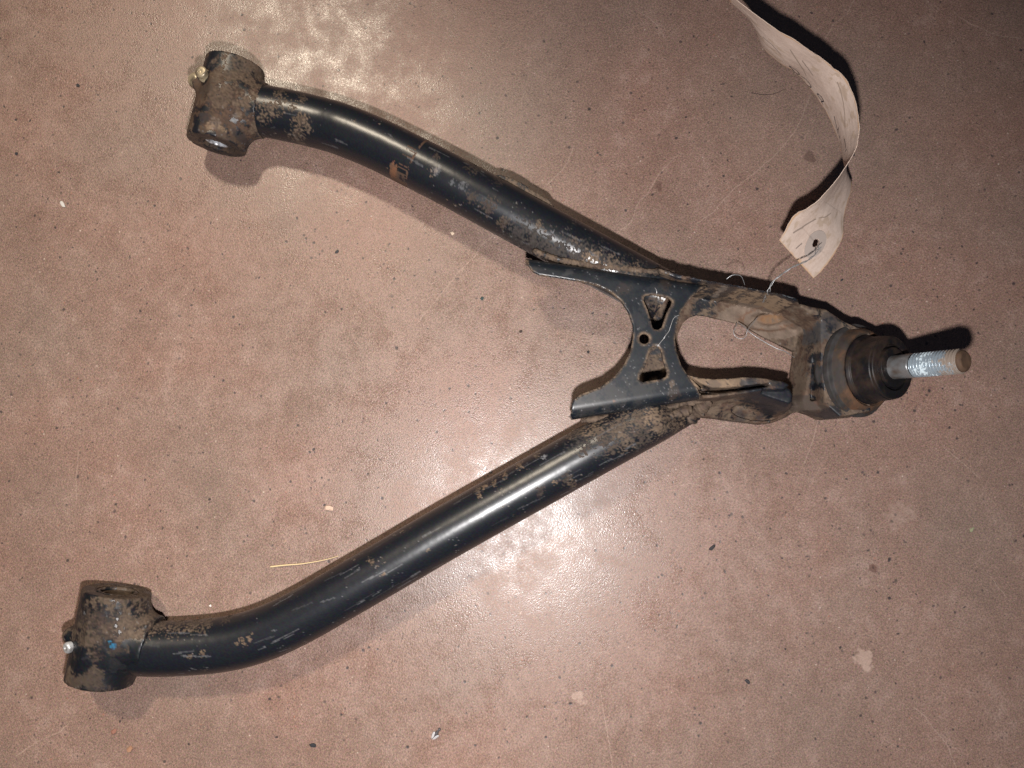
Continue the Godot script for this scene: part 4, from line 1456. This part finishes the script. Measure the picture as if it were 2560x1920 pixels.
# ------------------------------------------------------------------ wires
func make_wires() -> void:
	var steel := plain(Color(0.36, 0.36, 0.36), 0.42, 0.6)
	var t := thing("tag_wire", "twisted silver wire holding the paper tag to the upper rail", "wire")
	var pa := []
	var pb := []
	var line := [at(2049, 614, 0.046), at(2036, 638, 0.049), at(2018, 652, 0.051), at(1998, 660, 0.052), at(1980, 668, 0.052), at(1962, 680, 0.051), at(1946, 692, 0.051), at(1934, 702, 0.050), at(1926, 715, 0.049), at(1922, 728, 0.0475), at(1916, 740, 0.040), at(1908, 756, 0.030)]
	var cv := Curve3D.new()
	for i in line.size():
		var a: Vector3 = line[maxi(i - 1, 0)]
		var b: Vector3 = line[mini(i + 1, line.size() - 1)]
		cv.add_point(line[i], -(b - a) / 6.0, (b - a) / 6.0)
	var len := cv.get_baked_length()
	for i in 60:
		var u := i / 59.0
		var p := cv.sample_baked(u * len)
		var tt := (cv.sample_baked(minf(u * len + 0.001, len)) - cv.sample_baked(maxf(u * len - 0.001, 0.0))).normalized()
		var sd := tt.cross(Vector3.UP).normalized()
		var up := sd.cross(tt)
		var ang := u * 34.0
		var rr := 0.00035 + 0.0006 * sm(0.62, 0.75, u) * sm(1.0, 0.8, u) + 0.0010 * sm(0.12, 0.0, u)
		var o := (sd * cos(ang) + up * sin(ang)) * rr
		pa.append(p + o)
		pb.append(p - o)
	part("strand", wire_mesh(pa, 0.00024, steel), t)
	part("strand", wire_mesh(pb, 0.00024, steel), t)
	# loose end inside the opening
	var w2 := wire_mesh([at(1846, 806, 0.0105), at(1862, 818, 0.014), at(1872, 829, 0.016), at(1890, 842, 0.017), at(1915, 857, 0.017), at(1944, 872, 0.018), at(1962, 878, 0.020), at(1976, 887, 0.023), at(1985, 893, 0.0295)], 0.00027, steel)
	var o2 := part("wire_end", w2, self)
	tag(o2, "bright bent wire crossing the oval opening beside the ball joint", "wire")
	var o3 := part("wire_hook", wire_mesh([at(1894, 793, 0.012), at(1884, 806, 0.0135), at(1874, 818, 0.015), at(1868, 826, 0.0158), at(1866, 838, 0.0148), at(1858, 846, 0.013), at(1846, 846, 0.012), at(1836, 838, 0.012), at(1834, 828, 0.012), at(1840, 818, 0.012), at(1841, 808, 0.0108)], 0.00021, steel), self)
	tag(o3, "short hooked wire curling at the rusty flange in the oval opening", "wire")
	var o4 := part("wire_strand", wire_mesh([at(1643, 867, 0.0452), at(1648, 860, 0.0458), at(1658, 848, 0.0456), at(1663, 840, 0.0462), at(1672, 828, 0.0458), at(1677, 814, 0.0461), at(1682, 800, 0.0456), at(1688, 792, 0.0454), at(1698, 788, 0.0452)], 0.00026, steel), self)
	tag(o4, "thin bright strand lying across the waist of the gusset plate", "wire")
	var o5 := part("metal_sliver", wire_mesh([at(1816, 698, 0.0505), at(1828, 689, 0.052), at(1842, 687, 0.0522), at(1854, 692, 0.051), at(1862, 712, 0.0472)], 0.00028, steel, 0.5), self)
	tag(o5, "curved shiny metal sliver clinging to the upper rim of the yoke", "sliver")
	var o6 := part("metal_curl", wire_mesh([at(1641, 736, 0.0452), at(1642, 728, 0.0462), at(1639, 722, 0.0458), at(1637, 719, 0.0453)], 0.00040, steel, 0.7), self)
	tag(o6, "tiny bright metal curl at the upper edge of the upper wedge hole", "sliver")

# ------------------------------------------------------------------ litter on the floor
func make_debris() -> void:
	var straw := part("straw", wire_mesh([at(676, 1417, 0.0008), at(710, 1413, 0.0011), at(750, 1410, 0.0012), at(790, 1404, 0.0011), at(822, 1397, 0.0010), at(846, 1390, 0.0007)], 0.00058, plain(Color(0.62, 0.48, 0.27), 0.7), 0.35), self)
	tag(straw, "yellow dry grass stalk lying beside the lower tube", "straw")
	var fibre := part("fibre", wire_mesh([at(1878, 232, 0.0004), at(1910, 237, 0.0005), at(1936, 234, 0.0005), at(1964, 222, 0.0004)], 0.00022, plain(Color(0.05, 0.035, 0.03), 0.8), 0.5), self)
	tag(fibre, "thin dark curved hair on the floor left of the tag", "fibre")
	var list := [
		["stone_chip", 157, 511, 9, 20, 0.5, Color(0.55, 0.52, 0.48), "pale slender chip on bare floor far left of the arm", "chip"],
		["stone_chip", 822, 1270, 20, 15, -0.4, Color(0.52, 0.37, 0.28), "peach coloured crumb on the floor above the lower tube", "chip"],
		["stone_chip", 1131, 584, 9, 10, 0.2, Color(0.70, 0.54, 0.40), "small cream triangular chip just under the upper tube", "chip"],
		["pebble", 1302, 829, 10, 8, 0.2, Color(0.035, 0.022, 0.018), "round dark brown pebble midway between the two tubes", "pebble"],
		["pebble", 1470, 880, 7, 7, 0.2, Color(0.02, 0.018, 0.02), "small black pebble just left of the waist of the gusset", "pebble"],
		["paint_flake", 1206, 746, 11, 9, 0.6, Color(0.03, 0.05, 0.05), "dark green grey flake below the rounded gusset tip", "flake"],
		["paint_flake", 843, 629, 11, 7, 0.7, Color(0.035, 0.035, 0.04), "dark flake on the floor below the middle of the upper tube", "flake"],
		["paint_flake", 783, 1862, 16, 10, -0.3, Color(0.02, 0.02, 0.024), "black angular flake at the bottom edge below the lower tube", "flake"],
		["brick_crumb", 326, 1872, 12, 16, -0.6, Color(0.32, 0.17, 0.10), "orange crumb nearest the bottom left edge, below the lower boss", "crumb"],
		["brick_crumb", 286, 1828, 14, 12, 0.6, Color(0.26, 0.12, 0.085), "reddish crumb just below the lower pivot boss", "crumb"],
		["paint_flake", 1780, 1369, 20, 8, 0.7, Color(0.03, 0.026, 0.028), "dark long flake on the open floor right of the lower tube", "flake"],
		["paint_flake", 1869, 1703, 14, 9, -0.5, Color(0.035, 0.03, 0.032), "dark flake near the bottom edge left of the plaster smear", "flake"],
		["leaf_scrap", 2428, 1325, 16, 9, 0.6, Color(0.27, 0.27, 0.16), "pale green scrap on the floor near the right edge", "scrap"],
		["stone_chip", 526, 1514, 6, 6, 0.0, Color(0.75, 0.70, 0.64), "tiny white chip above the bend of the lower tube", "chip"],
		["paint_flake", 2104, 700, 9, 6, 0.4, Color(0.03, 0.028, 0.03), "small dark flake beside the lower tip of the paper tag", "flake"],
		["paint_flake", 196, 214, 8, 10, 0.3, Color(0.03, 0.03, 0.034), "dark flake on the floor left of the upper boss", "flake"],
		["stone_chip", 1524, 1122, 7, 6, 0.1, Color(0.4, 0.3, 0.24), "tan grain sitting on the dirty end of the lower tube", "chip"],
		["paint_flake", 42, 384, 7, 9, 0.3, Color(0.025, 0.025, 0.03), "small black flake close to the left edge of the floor", "flake"]]
	var k := 0
	for d in list:
		k += 1
		if d[1] == 1524:
			continue
		var mat := plain(d[6], 0.8)
		var px := 0.00027
		var o := part(d[0], lump_mesh(Vector3(d[3] * px, minf(d[3], d[4]) * px * 0.45, d[4] * px), 30 + k, mat), self)
		var w := at(d[1], d[2], 0.0)
		o.position = Vector3(w.x, 0.0, w.z)
		o.rotation.y = d[5]
		tag(o, d[7], d[8], "bits of litter on the floor")
	# a dead insect: body, head and folded wings
	var bug := thing("dead_insect", "dead grey insect on the floor at the bottom centre", "insect", Vector3(at(1090, 1834, 0).x, 0, at(1090, 1834, 0).z))
	bug.rotation.y = 0.9
	var dark := plain(Color(0.05, 0.045, 0.05), 0.6)
	var body := part("body", lump_mesh(Vector3(0.0062, 0.0022, 0.0026), 91, dark, 0.15), bug)
	body.position = Vector3(0, 0, 0)
	var head := part("head", lump_mesh(Vector3(0.0019, 0.0017, 0.0020), 92, dark, 0.12), bug)
	head.position = Vector3(0.0037, 0, 0)
	var wm := plain(Color(0.42, 0.41, 0.42), 0.5)
	for sd in [-1.0, 1.0]:
		var w := part("wing", lump_mesh(Vector3(0.0052, 0.0004, 0.0017), 95, wm, 0.1), bug)
		w.position = Vector3(-0.0012, 0.0018, sd * 0.0011)
		w.rotation = Vector3(sd * 0.35, sd * -0.3, 0)
